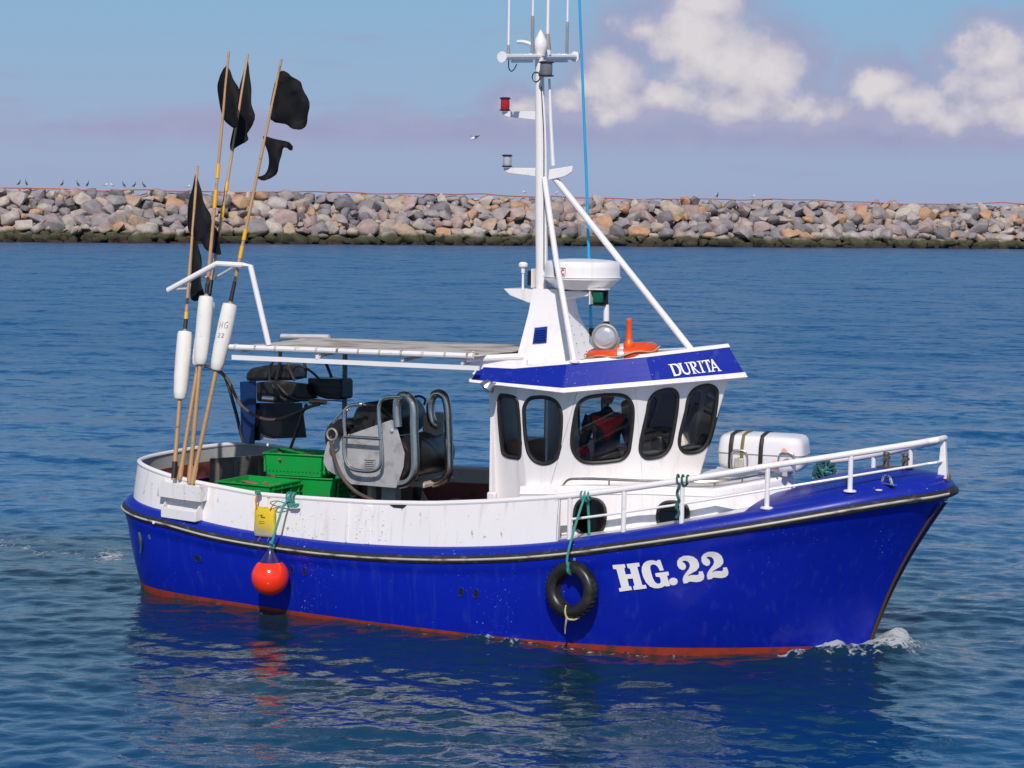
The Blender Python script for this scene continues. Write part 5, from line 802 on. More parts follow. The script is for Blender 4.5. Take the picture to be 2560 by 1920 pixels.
# floodlight under the after corner of the roof
fl = bld(MB().lathe([(.02, -.07), (.05, -.06), (.075, -.01), (.08, .02), (.07, .03)], 20, (-3.70, -1.19, 2.44), Vector((-.55, -.35, -.75)).normalized().to_track_quat('Z', 'Y').to_matrix()), 'floodlight', STEEL)
bld(MB().lathe([(.07, .026), (.05, .034), (0, .038)], 18, (-3.70, -1.19, 2.44), Vector((-.55, -.35, -.75)).normalized().to_track_quat('Z', 'Y').to_matrix(), capa=False), 'floodlight_glass', SLM, parent=fl)
bld(MB().tube([(-3.66, -1.16, 2.47), (-3.60, -1.10, 2.47)], .014, 8), 'floodlight_arm', STEEL, parent=fl)
bld(MB().box((-3.72, -1.02, 1.27), (.10, .05, .16)), 'wheelhouse_step', WTUBE, bevel=.015)
# ---------------------------------------------------------------- canopy over the working deck
CANV = mat('weathered_canopy', (.52, .48, .42), .7, var=.15, vscale=2.5, dirt=(.25, .20, .14), dscale=2.6, dstretch=(1, 1.6, 1), dlim=(.45, .68), bump=.1, bscale=12)
can = empty('canopy', (0, 0, 0), 0, boat)
def can_z(x, y): return 2.70+.045*(x+6.8)/3-.014*(y+1.2)+.018*(1-(y/1.2)**2)+.035*np.exp(-((x+6.25)/.45)**2)*np.exp(-((y-.1)/.5)**2)
def can_x0(y): return -6.82-.55*(y+1.2)/2.2*.2
bld(MB().grid([[(x, y, can_z(x, y)) for y in np.linspace(-1.2, 1.0, 9)] for x in np.linspace(-6.78, -3.80, 25)]), 'canopy_sheet', CANV, parent=can, solid=.012)
bld(MB().tube([(-6.82, -1.2, 2.700), (-3.86, -1.2, 2.744)], .030, 10), 'edge_tube', WTUBE, parent=can)
for k, x in enumerate(np.linspace(-6.74, -3.92, 12)): bld(MB().tube([(x-.012, -1.2, 2.700+(x+6.8)*.0149), (x+.012, -1.2, 2.700+(x+6.8)*.0149)], .0375, 10), 'tube_clamp', STRIP if k % 3 else INNER, parent=can)
bld(MB().prism([(-6.80, -1.2, 2.565), (-3.80, -1.2, 2.60), (-3.80, -1.2, 2.645), (-6.80, -1.2, 2.615)], (0, .03, 0)), 'gutter', WTUBE, parent=can)
bld(MB().tube([(-6.80, 1.0, 2.635), (-3.86, 1.0, 2.68)], .024, 10), 'edge_tube', INNER, parent=can); bld(MB().prism([(-6.80, 1.0, 2.565), (-3.80, 1.0, 2.60), (-3.80, 1.0, 2.64), (-6.80, 1.0, 2.605)], (0, -.03, 0)), 'gutter', INNER, parent=can)
for x in (-6.7, -5.7, -4.7, -4.0): bld(MB().tube([(x, -1.18, 2.66), (x, 0, 2.715), (x, .98, 2.66)], .018, 8), 'cross_tube', INNER, parent=can)
for x, w in ((-5.3, .8), (-4.35, .5)): bld(MB().box((x, .2, 2.655), (w, 1.3, .03)), 'underside_tray', INNER, parent=can)
bld(MB().box((-5.72, -1.185, 2.655), (.035, .03, .075)), 'gutter_clip', WTUBE, parent=can)
for x in (-6.73, -4.1): bld(MB().tube([(x, 1.0, 1.15), (x, 1.0, 2.68)], .030, 10), 'canopy_post', mat('grey_post', (.20, .20, .19), .5, .4, var=.15), parent=can)
bld(MB().tube([(-3.98, -1.14, 2.70), (-3.50, -.80, 2.735)], .035, 10), 'corner_tube', WTUBE, parent=can); bld(MB().tube([(-3.95, -1.16, 2.74), (-3.90, -1.13, 2.78), (-3.86, -1.10, 2.75)], .014, 8), 'corner_lug', STRIP, parent=can)
bld(MB().prism([(-3.96, -1.08, 2.60), (-3.45, -.82, 2.60), (-3.45, -.82, 2.70), (-3.96, -1.08, 2.69)], (0, .03, 0)), 'corner_plate', GRPW, parent=can)
rk = TR['RACK']; bld(MB().tube(rk['thick'][:2]+[rk['thick'][2]], .030, 10), 'pole_rack_leg', WTUBE, parent=can); bld(MB().tube(rk['thick'][2:], .031, 10), 'pole_rack', WTUBE, parent=can); bld(MB().tube([rk['thick'][2]]+rk['thin']+[rk['thick'][4]], .015, 8), 'pole_rack_bar', WTUBE, parent=can)
# ---------------------------------------------------------------- net hauler amidships (plate, rubber rollers, stainless guards)
nh = empty('net_hauler', (0, 0, 0), 0, boat)
bld(MB().prism(TR['PLATE'], (0, .014, 0)), 'end_plate', GALV, parent=nh, bevel=.003); bld(MB().prism(TR['PLATE2'], (0, .014, 0)), 'end_plate', GALV, parent=nh, bevel=.003)
ROLLER = mat('black_roller_rubber', (.016, .0145, .014), .38, var=.3, vscale=5, dirt=(.05, .045, .04), dscale=9, dstretch=(1, 6, 1), dlim=(.5, .72), bump=.3, bscale=20)
RY = Matrix.Rotation(-pi/2, 3, 'X')          # lathe axis along +y
def roller(x, z, r, y0, y1, name='roller'):
    o = bld(MB().lathe([(r*.55, 0), (r*.93, .005), (r, .03), (r*.97, (y1-y0)*.5), (r, y1-y0-.03), (r*.93, y1-y0-.005), (r*.55, y1-y0)], 30, (x, y0, z), RY), name, ROLLER, parent=nh)
    bld(MB().lathe([(r*.35, -.03), (r*.35, 0), (.03, 0)], 16, (x, y0, z), RY), 'hub', DARKM, parent=nh); bld(MB().lathe([(r*.30, 0), (r*.30, .07), (r*.22, .09)], 16, (x, y1, z), RY), 'hub', ROLLER, parent=nh)
roller(-5.10, 1.55, .24, -.71, .30); roller(-5.43, 1.93, .21, -.62, .28); roller(-5.80, 1.72, .21, -.60, .22)
for key, r in (('WT_BIG1', .046), ('WT_BIG2', .046)):
    # big guards bend back inboard at the top, as the photograph shows them overlapping the rollers
    bld(MB().tube(TR[key], r, 12, smooth=4), 'guard_tube', STEEL, parent=nh)
bld(MB().tube(TR['WT_LOOP2'], .021, 10, smooth=4), 'frame_tube', STEEL, parent=nh); bld(MB().tube(TR['WT_LOOP'], .021, 10, smooth=4), 'frame_tube', STEEL, parent=nh)
bld(MB().tube(TR['WT_CROSS'], .018, 8), 'frame_tube', STEEL, parent=nh); bld(MB().tube(TR['WT_FRAME'], .015, 8, smooth=3), 'frame_tube', STEEL, parent=nh)
bld(MB().tube(TR['W_HOSE'], .021, 10, smooth=4), 'hydraulic_hose', mat('rusty_hose', (.10, .07, .055), .5, .2, var=.3, vscale=8, dirt=(.22, .10, .05), dscale=5, dlim=(.5, .7)), parent=nh)
bld(MB().tube(TR['W_HOSE2'], .013, 8, smooth=4), 'hydraulic_hose', HOSE, parent=nh)
hp = Vector(TR['W_HOSE'][0]); bld(MB().tube([hp+Vector((.06*cos(t)+.03, -.01, .06*sin(t)+.02)) for t in np.linspace(0, 2*pi, 18, endpoint=False)], .013, 8, closed=True), 'shackle_ring', mat('pale_shackle', (.45, .40, .34), .45, .6, var=.2), parent=nh)
bld(MB().tube([hp+Vector((.03, 0, .02)), hp+Vector((.03, .25, .03))], .045, 12), 'motor_hub', DARKM, parent=nh)
pp = np.array(TR['PLATE']); bld(MB().box((-5.33, -.757, 1.50), (.14, .006, .10)), 'data_plate', mat('etched_label', (.42, .41, .40), .5, .3, var=.1, vscale=30), parent=nh)
for k in range(4): bld(MB().box((-5.33, -.762, 1.535-k*.022), (.12 if k != 1 else .09, .003, .006)), 'plate_line', DARKM, parent=nh)
bld(MB().lathe([(.02, 0), (.02, .012), (.008, .018)], 10, (-5.06, -.757, 1.87), Matrix.Rotation(pi/2, 3, 'X')), 'bolt', GALV, parent=nh)
bld(MB().box((-5.24, -.45, .92), (.17, .14, .80)), 'pedestal', GALV, parent=nh, bevel=.01); bld(MB().box((-5.12, -.40, .50), (.40, .40, .05)), 'pedestal_foot', GALV, parent=nh)
bld(MB().box((-5.44, -.52, 1.12), (.05, .10, .30)), 'pedestal_brace', mat('cream_bracket', (.50, .45, .36), .5, var=.2, vscale=6), parent=nh)
for k in range(3): bld(MB().tube([(-4.96+.03*k, -.42, 1.24), (-4.88+.03*k, -.36, 1.0), (-5.0+.05*k, -.3, .70)], .012, 8, smooth=3), 'hydraulic_hose', HOSE, parent=nh)
bld(MB().box((-4.98, .0, 1.245), (.18, .70, .05)), 'guard_bar', MATS['cream_bracket'], parent=nh, bevel=.01); bld(MB().box((-5.05, .12, 1.86), (.16, .22, .26)), 'valve_block', MATS['cream_bracket'], parent=nh, bevel=.02)
bld(MB().tube([(-4.62+.17*cos(t), -.1, .78+.24*sin(t)) for t in np.linspace(0, 2*pi, 24, endpoint=False)], .085, 12, closed=True), 'spare_fender_ring', RUB, parent=nh)
# ---------------------------------------------------------------- net stacker hanging under the after end of the canopy
ns = empty('net_stacker', (0, 0, 0), 0, boat)
NAVY = mat('navy_plastic_sheet', (.006, .028, .12), .4, var=.25, vscale=3); FLAP = mat('black_rubber_flap', (.006, .006, .010), .35, var=.3, vscale=3)
bld(MB().prism(TR['HB_BLUE'], (0, .02, 0)), 'side_sheet', NAVY, parent=ns); bld(MB().prism(TR['HB_FLAP'], (0, .012, 0)), 'rubber_flap', FLAP, parent=ns)
bld(MB().prism([(-7.59, .54, 1.56), (-7.33, .54, 1.49), (-7.59, .54, 1.485)], (0, -.006, 0)), 'worn_patch', mat('worn_grey_patch', (.26, .24, .25), .6, var=.3), parent=ns)
bld(MB().prism(TR['HB_ARM'], (0, .10, 0)), 'arm', DARKM, parent=ns, bevel=.015); bld(MB().prism(TR['HB_MOTOR'], (0, .26, 0)), 'motor', BLACK, parent=ns, bevel=.02)
for k in range(3):
    a = Vector(TR['HB_MOTOR'][0]); bld(MB().box((a.x+.28, .545, a.z-.09-k*.075), (.44, .012, .012)), 'motor_rib', DARKM, parent=ns)
bld(MB().prism(TR['HB_ROLL'], (0, .30, 0)), 'roller', ROLLER, parent=ns, bevel=.05)
bld(MB().tube(TR['HB_CYL'], .034, 12), 'hydraulic_cylinder', STEEL, parent=ns); bld(MB().tube(TR['HB_FIT'], .030, 10), 'hose_fitting', mat('brassy_fitting', (.36, .20, .12), .4, .7, var=.3, vscale=20), parent=ns)
for k, r in (('HH1', .019), ('HH2', .020), ('HH3', .018), ('HH4', .018), ('HH5', .02), ('HH6', .018), ('HH7', .015), ('HH8', .018), ('HH9', .015), ('HH10', .016)):
    bld(MB().tube(TR[k], r, 8, smooth=4), 'hose', HOSE if k not in ('HH1', 'HH3') else MATS['rusty_hose'], parent=ns)
bld(MB().tube([(-7.3, .5, 2.66), (-7.3, .5, 2.40), (-7.35, .5, 2.2)], .022, 8), 'hanger', DARKM, parent=ns); bld(MB().tube([(-7.35, .6, 2.70), (-6.7, .6, 2.72)], .03, 8), 'hanger', INNER, parent=ns)
# net bin along the stern, tube fairlead
SBIN = mat('dull_steel_sheet', (.35, .32, .29), .35, .7, var=.2, vscale=3, dirt=(.16, .10, .065), dscale=2.4, dlim=(.45, .65))
bn = bld(MB().prism([(-8.02, .10, .46), (-7.75, .95, .46), (-7.72, .95, 1.26), (-8.0, .10, 1.28)], (.02, -.02, 0)), 'net_bin', SBIN)
for x, y in ((-7.98, .22), (-7.90, .45), (-7.80, .80)): bld(MB().tube([(x+.03, y-.03, .5), (x+.04, y-.03, 1.22)], .022, 8), 'bin_stay', SBIN, parent=bn)
bld(MB().prism([(-7.72, .95, .46), (-6.0, 1.36, .46), (-6.0, 1.36, 1.10), (-7.72, .95, 1.20)], (0, -.02, 0)), 'bin_side', mat('brown_bin_side', (.17, .11, .075), .55, var=.3, vscale=2, dirt=(.30, .27, .24), dscale=4, dlim=(.55, .75)), parent=bn)
for k in range(5): bld(MB().box((-7.62+k*.25, .93+k*.06, .95), (.03, .03, .5), Matrix.Rotation(radians(random.uniform(-12, 12)), 3, 'Y')), 'bin_stay', SBIN if k % 2 else BLACK, parent=bn)
# scuppers and freeing ports in the hull side
def hull_mark(x, z, w, h, name='drain_opening', e=.7):
    i = min(range(NST), key=lambda k: abs(_S[k][0]-x)); s = 1-z/_S[i][2]
    def q(dx, dz):
        ii = min(max(i, 1), NST-2); t = (_S[ii+1]-_S[ii-1]); t2 = Vector((t[0], -t[1], t[2])).normalized()
        p = Vector(hull_pt(i, min(max(1-(z+dz)/_S[i][2], 0), 1))); return p-t2*dx+Vector((0, -.006, 0))
    L_ = [q(w/2*np.sign(cos(t))*abs(cos(t))**e, h/2*np.sign(sin(t))*abs(sin(t))**e) for t in np.linspace(0, 2*pi, 16, endpoint=False)]
    link(name, holed(L_, flip=(0, -1, 0)), BLACK, boat); bld(MB().tube(L_, .005, 6, closed=True), 'opening_rim', BLUE2)
hull_mark(-7.08, .44, .10, .07, e=.45)
for x in (-5.66, -5.56): hull_mark(x, .455, .05, .09)
for x in (-3.63, -3.52): hull_mark(x, .43, .06, .09)
tx = -7.82; thy = [hull_pt(min(range(NST), key=lambda k: abs(_S[k][0]-tx)), s)[1]-.022 for s in (.20, .28, .40, .50)]
bld(MB().tube([(tx-.03, thy[0], .63), (tx, thy[1]-.02, .57), (tx-.015, thy[2], .47), (tx-.035, thy[3], .40)], [.012, .017, .011, .007], 8, smooth=3), 'towing_eye_rope', mat('frayed_green_rope', (.05, .10, .06), .8, var=.5, vscale=20)); bld(MB().tube([(tx+.10, thy[0], .62), (tx+.115, thy[1], .57)], .013, 8), 'towing_eye', MATS['frayed_green_rope'])
bld(MB().lathe([(.018, 0), (.014, .010), (0, .014)], 10, tuple(Vector((inset(67, -.05)[0], inset(67, -.05)[1], _S[67][2]))), Matrix.Rotation(pi/2, 3, 'X'), capa=False), 'strake_light', WTUBE)
# foredeck fittings
def fdz(x, y):
    hbx, zs = sheer_at(x); return fore_z(x, y/max(hbx-.05, .05), zs)
bo = empty('bollard', (.16, .05, fdz(.16, .05)), 0, boat); BRZ = mat('weathered_bollard', (.16, .12, .10), .5, .5, var=.3, vscale=9)
bld(MB().box((0, 0, .008), (.34, .12, .014)), 'bollard_plate', BRZ, parent=bo, bevel=.004)
for x in (-.09, .10): bld(MB().lathe([(.032, 0), (.028, .03), (.026, .11), (.034, .12), (.03, .14)], 14, (x, 0, .01)), 'bollard_post', BRZ, parent=bo); bld(MB().tube([(x, -.10, .085), (x, .10, .085)], .017, 8), 'bollard_pin', BRZ, parent=bo)
cl = empty('fairlead', (.26, -.54, fdz(.26, -.54)), radians(-32), boat)
bld(MB().box((0, 0, .005), (.24, .05, .010)), 'fairlead_base', STEEL, parent=cl, bevel=.004)
for s in (-1, 1): bld(MB().tube([(.07*s, 0, .008), (.055*s, 0, .05), (.035*s, 0, .075), (.015*s, 0, .085)], [.016, .013, .011, .008], 8, smooth=3), 'fairlead_horn', STEEL, parent=cl)
bld(MB().lathe([(.035, 0), (.035, .006), (.01, .01)], 16, (.22, -.66, fdz(.22, -.66))), 'filler_cap', WTUBE); bld(MB().lathe([(.03, 0), (.03, .05), (.024, .06)], 12, (.70, .0, 1.69)), 'stem_fitting', BRZ)
bld(MB().tube([(.66, -.07, 1.50), (.70, -.08, 1.49), (.72, -.06, 1.49)], .012, 8), 'stem_eye', STEEL)

# ================================================================= things carried by the boat
def thing(name, p, label, cat, group=None, rz=0.):
    o = empty(name, BW(p), HEAD+rz); tag(o, label, cat, group); return o
# ---------------------------------------------------------------- dan buoys: pole, float, flags
BAMB = mat('bamboo_pole', (.46, .27, .12), .5, var=.25, vscale=3, dirt=(.22, .12, .06), dscale=8, dstretch=(1, 1, 2), dlim=(.6, .75)); YTAPE = mat('yellow_tape', (.80, .42, .01), .45, var=.1); BTAPE = mat('black_tape', (.015, .014, .014), .45)
FOAMF = mat('white_foam_float', (.78, .75, .70), .7, var=.06, vscale=6, dirt=(.45, .42, .38), dscale=11, dlim=(.66, .8), bump=.15, bscale=30); FLAGM = mat('black_flag_cloth', (.0045, .0045, .006), .75, var=.3, vscale=10, bump=.1, bscale=60, spec=.25)
INK = mat('faded_marker_ink', (.33, .32, .33), .7, var=.2)
DL = {'a': 'shortest dan buoy pole with a lowest white float and black pennant, leftmost on the quarter', 'b': 'tall bamboo dan buoy pole with leaf shaped black flag, second from the stern',
      'c': 'tall bamboo dan buoy pole with long black pennant, its float hidden behind the others', 'd': 'bamboo dan buoy pole leaning farthest right with two black flags and marked float'}
for k in 'abcd':
    A, B = [Vector(p) for p in TR['POLE'][k]]; t = thing('dan_buoy', A, DL[k], 'dan buoy', 'dan buoys standing on the starboard quarter'); ax = (B-A).normalized()
    bow_ = [A+(B-A)*f for f in np.linspace(0, 1, 24)]
    bld(MB().tube([p-A for p in bow_], [.024-.011*f+.0015*(1 if i % 3 == 0 else 0) for i, f in enumerate(np.linspace(0, 1, 24))], 8), 'pole', BAMB, parent=t)
    F0, F1 = [Vector(p) for p in TR['FLOAT'][k]]; u = (F0-F1); R = u.normalized().to_track_quat('Z', 'Y').to_matrix(); Lf = u.length
    fo_ = bld(MB().lathe([(.02, 0), (.052, .004), (.064, .02), (.074, Lf*.12), (.083, Lf*.35), (.084, Lf*.7), (.081, Lf*.94), (.074, Lf*.985), (.02, Lf)], 22, F1-A, R), 'float', FOAMF, parent=t, sharp=40)
    for b0_, b1_ in TR['BAND'][k]:
        bb0, bb1 = Vector(b0_), Vector(b1_); dark = (bb0.z < 3.75 and k != 'a')
        bld(MB().tube([bb0-A, bb1-A], .0215, 8), 'tape_band', BTAPE if dark else YTAPE, parent=t)
    bld(MB().tube([F0-A+u.normalized()*.02, F0-A+u.normalized()*.13], .023, 8), 'tape_band', BTAPE, parent=t)
    bld(MB().tube([A-A+ax*.02, ax*.20], .030, 8), 'pole_wrap', BTAPE if k == 'a' else BAMB, parent=t)
    for kk, out_ in TR['FLAG']:
        if kk != k: continue
        me = holed([Vector(p)-A for p in smooth_loop(out_, 3)], flip=(0, -1, 0)); bm = bmesh.new(); bm.from_mesh(me); bmesh.ops.subdivide_edges(bm, edges=list(bm.edges), cuts=2, use_grid_fill=True)
        ph = random.uniform(0, 6)
        for v in bm.verts:
            d = (v.co-(ax*(v.co.dot(ax)))).length; w = min(d/.25, 1.); v.co.y += w*(.035*sin(v.co.z*11+v.co.x*17+ph)+.025*sin(v.co.x*31-v.co.z*7+ph))
        bm.to_mesh(me); bm.free(); link('flag', me, FLAGM, t, 60, solid=.004)
    if k == 'd':
        # faint hand-drawn mark "HG 22" on the float
        c0 = (F0+F1)/2-A; ex = Vector((.93, -.0, .0)); uz = u.normalized()
        def mk(pts, z0, x0):
            q = []
            for x, z in pts:
                a = (x0+x)/.085; q.append(c0+uz*(z0+z)+Vector((sin(a+.35)*.086, -cos(a+.35)*.086, 0)))
            bld(MB().tube(q, .004, 5), 'float_mark', INK, parent=t)
        mk([(0, 0), (0, .07)], .10, -.045); mk([(.03, 0), (.03, .07)], .10, -.045); mk([(0, .035), (.03, .035)], .10, -.045)
        mk([(.035, .06), (.02, .07), (.004, .06), (0, .035), (.004, .01), (.02, 0), (.034, .012), (.034, .03), (.02, .03)], .10, .01)
        for q in (-.04, .0): mk([(0, .035), (.01, .045), (.022, .038), (.018, .02), (0, 0), (.024, 0)], .0, q)
# ---------------------------------------------------------------- green fish crates
GREEN = mat('green_crate_plastic', (.004, .315, .052), .42, var=.10, vscale=5, dirt=(.02, .26, .065), dscale=7, dlim=(.5, .75)); FISH = mat('brown_fish_skin', (.22, .13, .09), .35, var=.4, vscale=14)
def crate(p, rz, label, full=True, L_=.70, W_=.45, H_=.25):
    t = thing('fish_crate', p, label, 'crate', 'green fish crates on the working deck', rz)
    th = .014; mb = MB(); tp_ = .022
    for s in (-1, 1):
        mb.prism([(-L_/2+tp_, s*(W_/2-tp_), 0), (L_/2-tp_, s*(W_/2-tp_), 0), (L_/2, s*W_/2, H_), (-L_/2, s*W_/2, H_)], (0, -s*th, 0)); mb.prism([(s*(L_/2-tp_), -W_/2+tp_, 0), (s*(L_/2-tp_), W_/2-tp_, 0), (s*L_/2, W_/2, H_), (s*L_/2, -W_/2, H_)], (-s*th, 0, 0))
    mb.box((0, 0, .012), (L_-.05, W_-.05, .014)); bld(mb, 'shell', GREEN, parent=t)
    mb = MB()
    for s in (-1, 1): mb.box((0, s*(W_/2+.002), H_-.008), (L_+.03, .03, .016)); mb.box((s*(L_/2+.002), 0, H_-.0085), (.03, W_-.026, .0155))
    bld(mb, 'rim', GREEN, parent=t, bevel=.004)
    for s in (-1, 1):        # ribbed ends: ledges and uprights
        for z in (.05, .125, .20): bld(MB().box((s*(L_/2-.004+(z-.12)*.09+.008), 0, z), (.026, W_-.05, .012)), 'ledge', GREEN, parent=t)
        for y in (-W_*.42, -W_*.15, W_*.15, W_*.42): bld(MB().box((s*(L_/2-.002+.006), y, .13), (.022, .012, .20)), 'upright', GREEN, parent=t)
        bld(MB().box((s*(L_/2-.004), 0, .165), (.03, .13, .035)), 'hand_hole', BLACK, parent=t)
    for k in range(14): bld(MB().box((-L_/2+.06+k*.044, -(W_/2-tp_*.75)-.001, .045), (.012, .006, .010)), 'drain_slot', BLACK, parent=t)
    if full:
        for k in range(9):
            x, y = random.uniform(-L_*.36, L_*.36), random.uniform(-W_*.3, W_*.3); a = random.uniform(0, 3.1); l = random.uniform(.11, .16); d = Vector((cos(a), sin(a), random.uniform(-.1, .25))); c0 = Vector((x, y, H_-.055))
            bld(MB().tube([c0-d*l, c0-d*l*.5, c0, c0+d*l*.7, c0+d*l], [.006, .035, .042, .014, .03], 8, smooth=2, flat=.5), 'fish', FISH, parent=t)
    return t
DZ = .48
for k, (lab, dx) in enumerate((('bottom green fish crate of the stack next to the net hauler', .0), ('second green fish crate up in the stack next to the net hauler', .02), ('ribbed green fish crate right under the top crate, next to the net hauler', -.01))):
    crate((-6.45+dx, -.06+dx, DZ+.245*k), radians(7+2*k), lab, False)
crate((-6.62, -.10, DZ+.745), radians(11), 'top green fish crate, its smooth long side turned to the viewer')
for k, lab in enumerate(('bottom green fish crate beside the starboard bulwark', 'middle green fish crate beside the starboard bulwark', 'open green fish crate with fish beside the starboard bulwark, left of the taller stack')):
    crate((-6.80, -.66, DZ-.02+.245*k), radians(3-2*k), lab, k == 2, W_=.58)
# ---------------------------------------------------------------- round red fender
def hull_y(x, z):
    i = min(range(NST), key=lambda k: abs(hull_pt(k, min(max(1-z/_S[k][2], 0), 1))[0]-x)); return hull_pt(i, min(max(1-z/_S[i][2], 0), 1))[1]
TEAL = mat('teal_rope', (.045, .27, .22), .8, var=.3, vscale=30, bump=.3, bscale=90)
fy = hull_y(-5.9, .4)-.215; fc = Vector((-5.86, fy, .40))
fd = thing('ball_fender', fc, 'glossy round red fender with dark blue neck hanging over the side', 'fender')
REDF = mat('red_vinyl', (.92, .040, .010), .16, var=.06, vscale=3, spec=.6)
bld(MB().lathe([(0, -.195)]+[(.195*sin(t), -.195*cos(t)) for t in np.linspace(.2, 2.35, 18)]+[(.115, .155)], 30, (0, 0, 0), capa=False), 'ball', REDF, parent=fd, sharp=60)
bld(MB().lathe([(.118, .150), (.085, .19), (.055, .235), (.030, .275), (.026, .30), (.012, .305)], 24, (0, 0, 0)), 'neck', mat('dark_blue_vinyl', (.025, .02, .12), .3, var=.1), parent=fd)
tz = 1.19-fc.z
bld(MB().tube([(0, 0, .29), (.03, .06, .5), (.055, .16, .72), (.06, fc.y*-1-1.585, tz), (.06, -fc.y-1.50, tz+.035)], .013, 8, smooth=3), 'lanyard', TEAL, parent=fd)
bld(MB().tube([(.02+.012*cos(t*3), .0+.02*sin(t), .30+.012*t) for t in np.linspace(0, 6, 30)], .012, 6), 'lanyard_knot', TEAL, parent=fd)
kx = Vector((.06, -fc.y-1.555, tz)); bld(MB().tube([kx+Vector((.012*t-.04, .055*cos(t*2.1)*1.0-.0, .055*sin(t*2.1)+.0)) for t in np.linspace(0, 8, 60)], .011, 6), 'lashing', TEAL, parent=fd)
bld(MB().tube([kx+Vector((0, -.05, -.06)), kx+Vector((-.14, -.06, -.035)), kx+Vector((-.22, -.06, -.06)), kx+Vector((-.14, -.06, -.09)), kx+Vector((-.02, -.06, -.07))], .006, 6, smooth=4), 'rope_loop', TEAL, parent=fd)
bld(MB().tube([kx+Vector((.0, -.055, -.06)), kx+Vector((.08, -.06, -.055)), kx+Vector((.13, -.06, -.05)), kx+Vector((.11, -.06, -.075)), kx+Vector((.02, -.06, -.075))], .012, 6, smooth=3), 'rope_end', TEAL, parent=fd)
# ---------------------------------------------------------------- yellow bag
by = float(bul_at(-6.10, .5)[1])-.075
bg = thing('life_jacket_pouch', (-6.09, by, .93), 'small yellow pouch with orange straps tied below the bulwark rail', 'pouch')
YEL = mat('yellow_fabric', (.72, .50, .012), .55, var=.12, vscale=9, dirt=(.48, .45, .28), dscale=5, dlim=(.45, .65), bump=.15, bscale=25); ORS = mat('orange_webbing', (.72, .22, .01), .65, var=.15, vscale=14)
rows = []
for f in np.linspace(0, 1, 9):
    z = -.14+.28*f; w = .130-.010*f+.004*sin(f*9); d = .045*sin(pi*min(max(f, .04), .96))**.4
    rows.append([(w*cos(t)*(1 if abs(cos(t)) < .95 else 1), d*np.sign(sin(t))*abs(sin(t))**.6, z+.006*sin(5*t)) for t in np.linspace(0, 2*pi, 24, endpoint=False)])
mb = MB(); mb.grid(rows, close_u=True); n = 24; mb.add(rows[0], [tuple(range(n))]); mb.add(rows[-1], [tuple(range(n))]); bld(mb, 'pouch_body', YEL, parent=bg)
bld(MB().box((0, -.005, -.148), (.215, .07, .035)), 'pouch_base', mat('grey_fabric', (.26, .25, .22), .7, var=.15), parent=bg, bevel=.012)
for pts in ([(-.085, -.03, .13), (-.10, -.02, .22), (-.105, .02, .285)], [(.085, -.03, .13), (.115, -.02, .18), (.155, .0, .225)], [(.07, -.01, -.16), (.045, -.035, -.24), (-.005, -.045, -.29), (-.06, -.045, -.285), (-.075, -.04, -.25), (-.035, -.02, -.165)]):
    bld(MB().tube(pts, .019, 8, smooth=4, flat=.25), 'strap', ORS, parent=bg)
for k, (x, w, z) in enumerate(((-.05, .008, .06), (-.015, .03, .065), (.005, .05, .045), (-.01, .07, .0), (-.01, .07, -.02))): bld(MB().box((x, -.0465, z), (w, .002, .012 if k < 3 else .004)), 'printed_mark', mat('pouch_print', (.13, .12, .07), .6), parent=bg)
bld(MB().tube([(-.105+.02*cos(t*3), .02+.03*sin(t*3), .275+.006*t) for t in np.linspace(0, 6, 36)], .009, 6), 'tie', TEAL, parent=bg)
# ---------------------------------------------------------------- tyre fender
ty = hull_y(-2.50, .58)-.105; tc_ = Vector((-2.475, ty, .58))
tr_ = thing('tyre_fender', tc_, 'black motorcycle tyre hung on a green rope against the hull', 'tyre')
TYRE = mat('tyre_rubber', (.013, .0125, .012), .36, var=.3, vscale=8, dirt=(.04, .037, .035), dscale=6, dlim=(.55, .75), bump=.1, bscale=30)
tilt = Matrix.Rotation(radians(-6), 3, 'Z') @ Matrix.Rotation(radians(-5), 3, 'X')
def tp3(R_, a, off=0): return tilt @ Vector((R_*cos(a), off, R_*sin(a)))
prof = [(.155, -.050), (.165, -.066), (.20, -.083), (.240, -.080), (.265, -.060), (.276, -.025), (.278, 0), (.276, .025), (.265, .060), (.240, .080), (.20, .083), (.165, .066), (.155, .050), (.162, .030), (.185, .0), (.162, -.030)]
mb = MB(); mb.grid([[tp3(r, a, o) for r, o in prof] for a in np.linspace(0, 2*pi, 49)], close_u=True); bld(mb, 'tread_ring', TYRE, parent=tr_, sharp=50)
for k in range(34):
    a = k/34*2*pi; bld(MB().tube([tp3(.268, a, -.062), tp3(.279, a+.045, -.03), tp3(.2805, a+.07, 0)], .0042, 5), 'tread_groove', RUB, parent=tr_)
rt_ = Vector((-2.475-tc_.x, -1.485-tc_.y, 1.46-tc_.z))
bld(MB().tube([(0, -.02, .155), (.0, -.09, .22), (-.01, -.10, .30), (.0, -.06, .45), (rt_.x+.02, rt_.y-.04, rt_.z-.02), (rt_.x+.02, rt_.y+.02, rt_.z+.035)], .012, 8, smooth=3), 'rope', TEAL, parent=tr_)
bld(MB().tube([(.0, .05, .30), (.0, -.02, .155), (-.005, -.09, .19), (-.005, -.08, .28)], .013, 8, smooth=3), 'rope_loop', TEAL, parent=tr_)
bld(MB().tube([(rt_.x+.02+.014*t-.05, rt_.y+.045*cos(t*2.3), rt_.z+.045*sin(t*2.3)) for t in np.linspace(0, 7, 50)], .011, 6), 'lashing', TEAL, parent=tr_)
bld(MB().tube([(rt_.x+.03, rt_.y+.03, rt_.z-.03), (rt_.x+.045, rt_.y+.04, rt_.z-.3), (rt_.x+.06, rt_.y+.03, rt_.z-.62)], .013, 6, smooth=3), 'rope_tail', TEAL, parent=tr_)
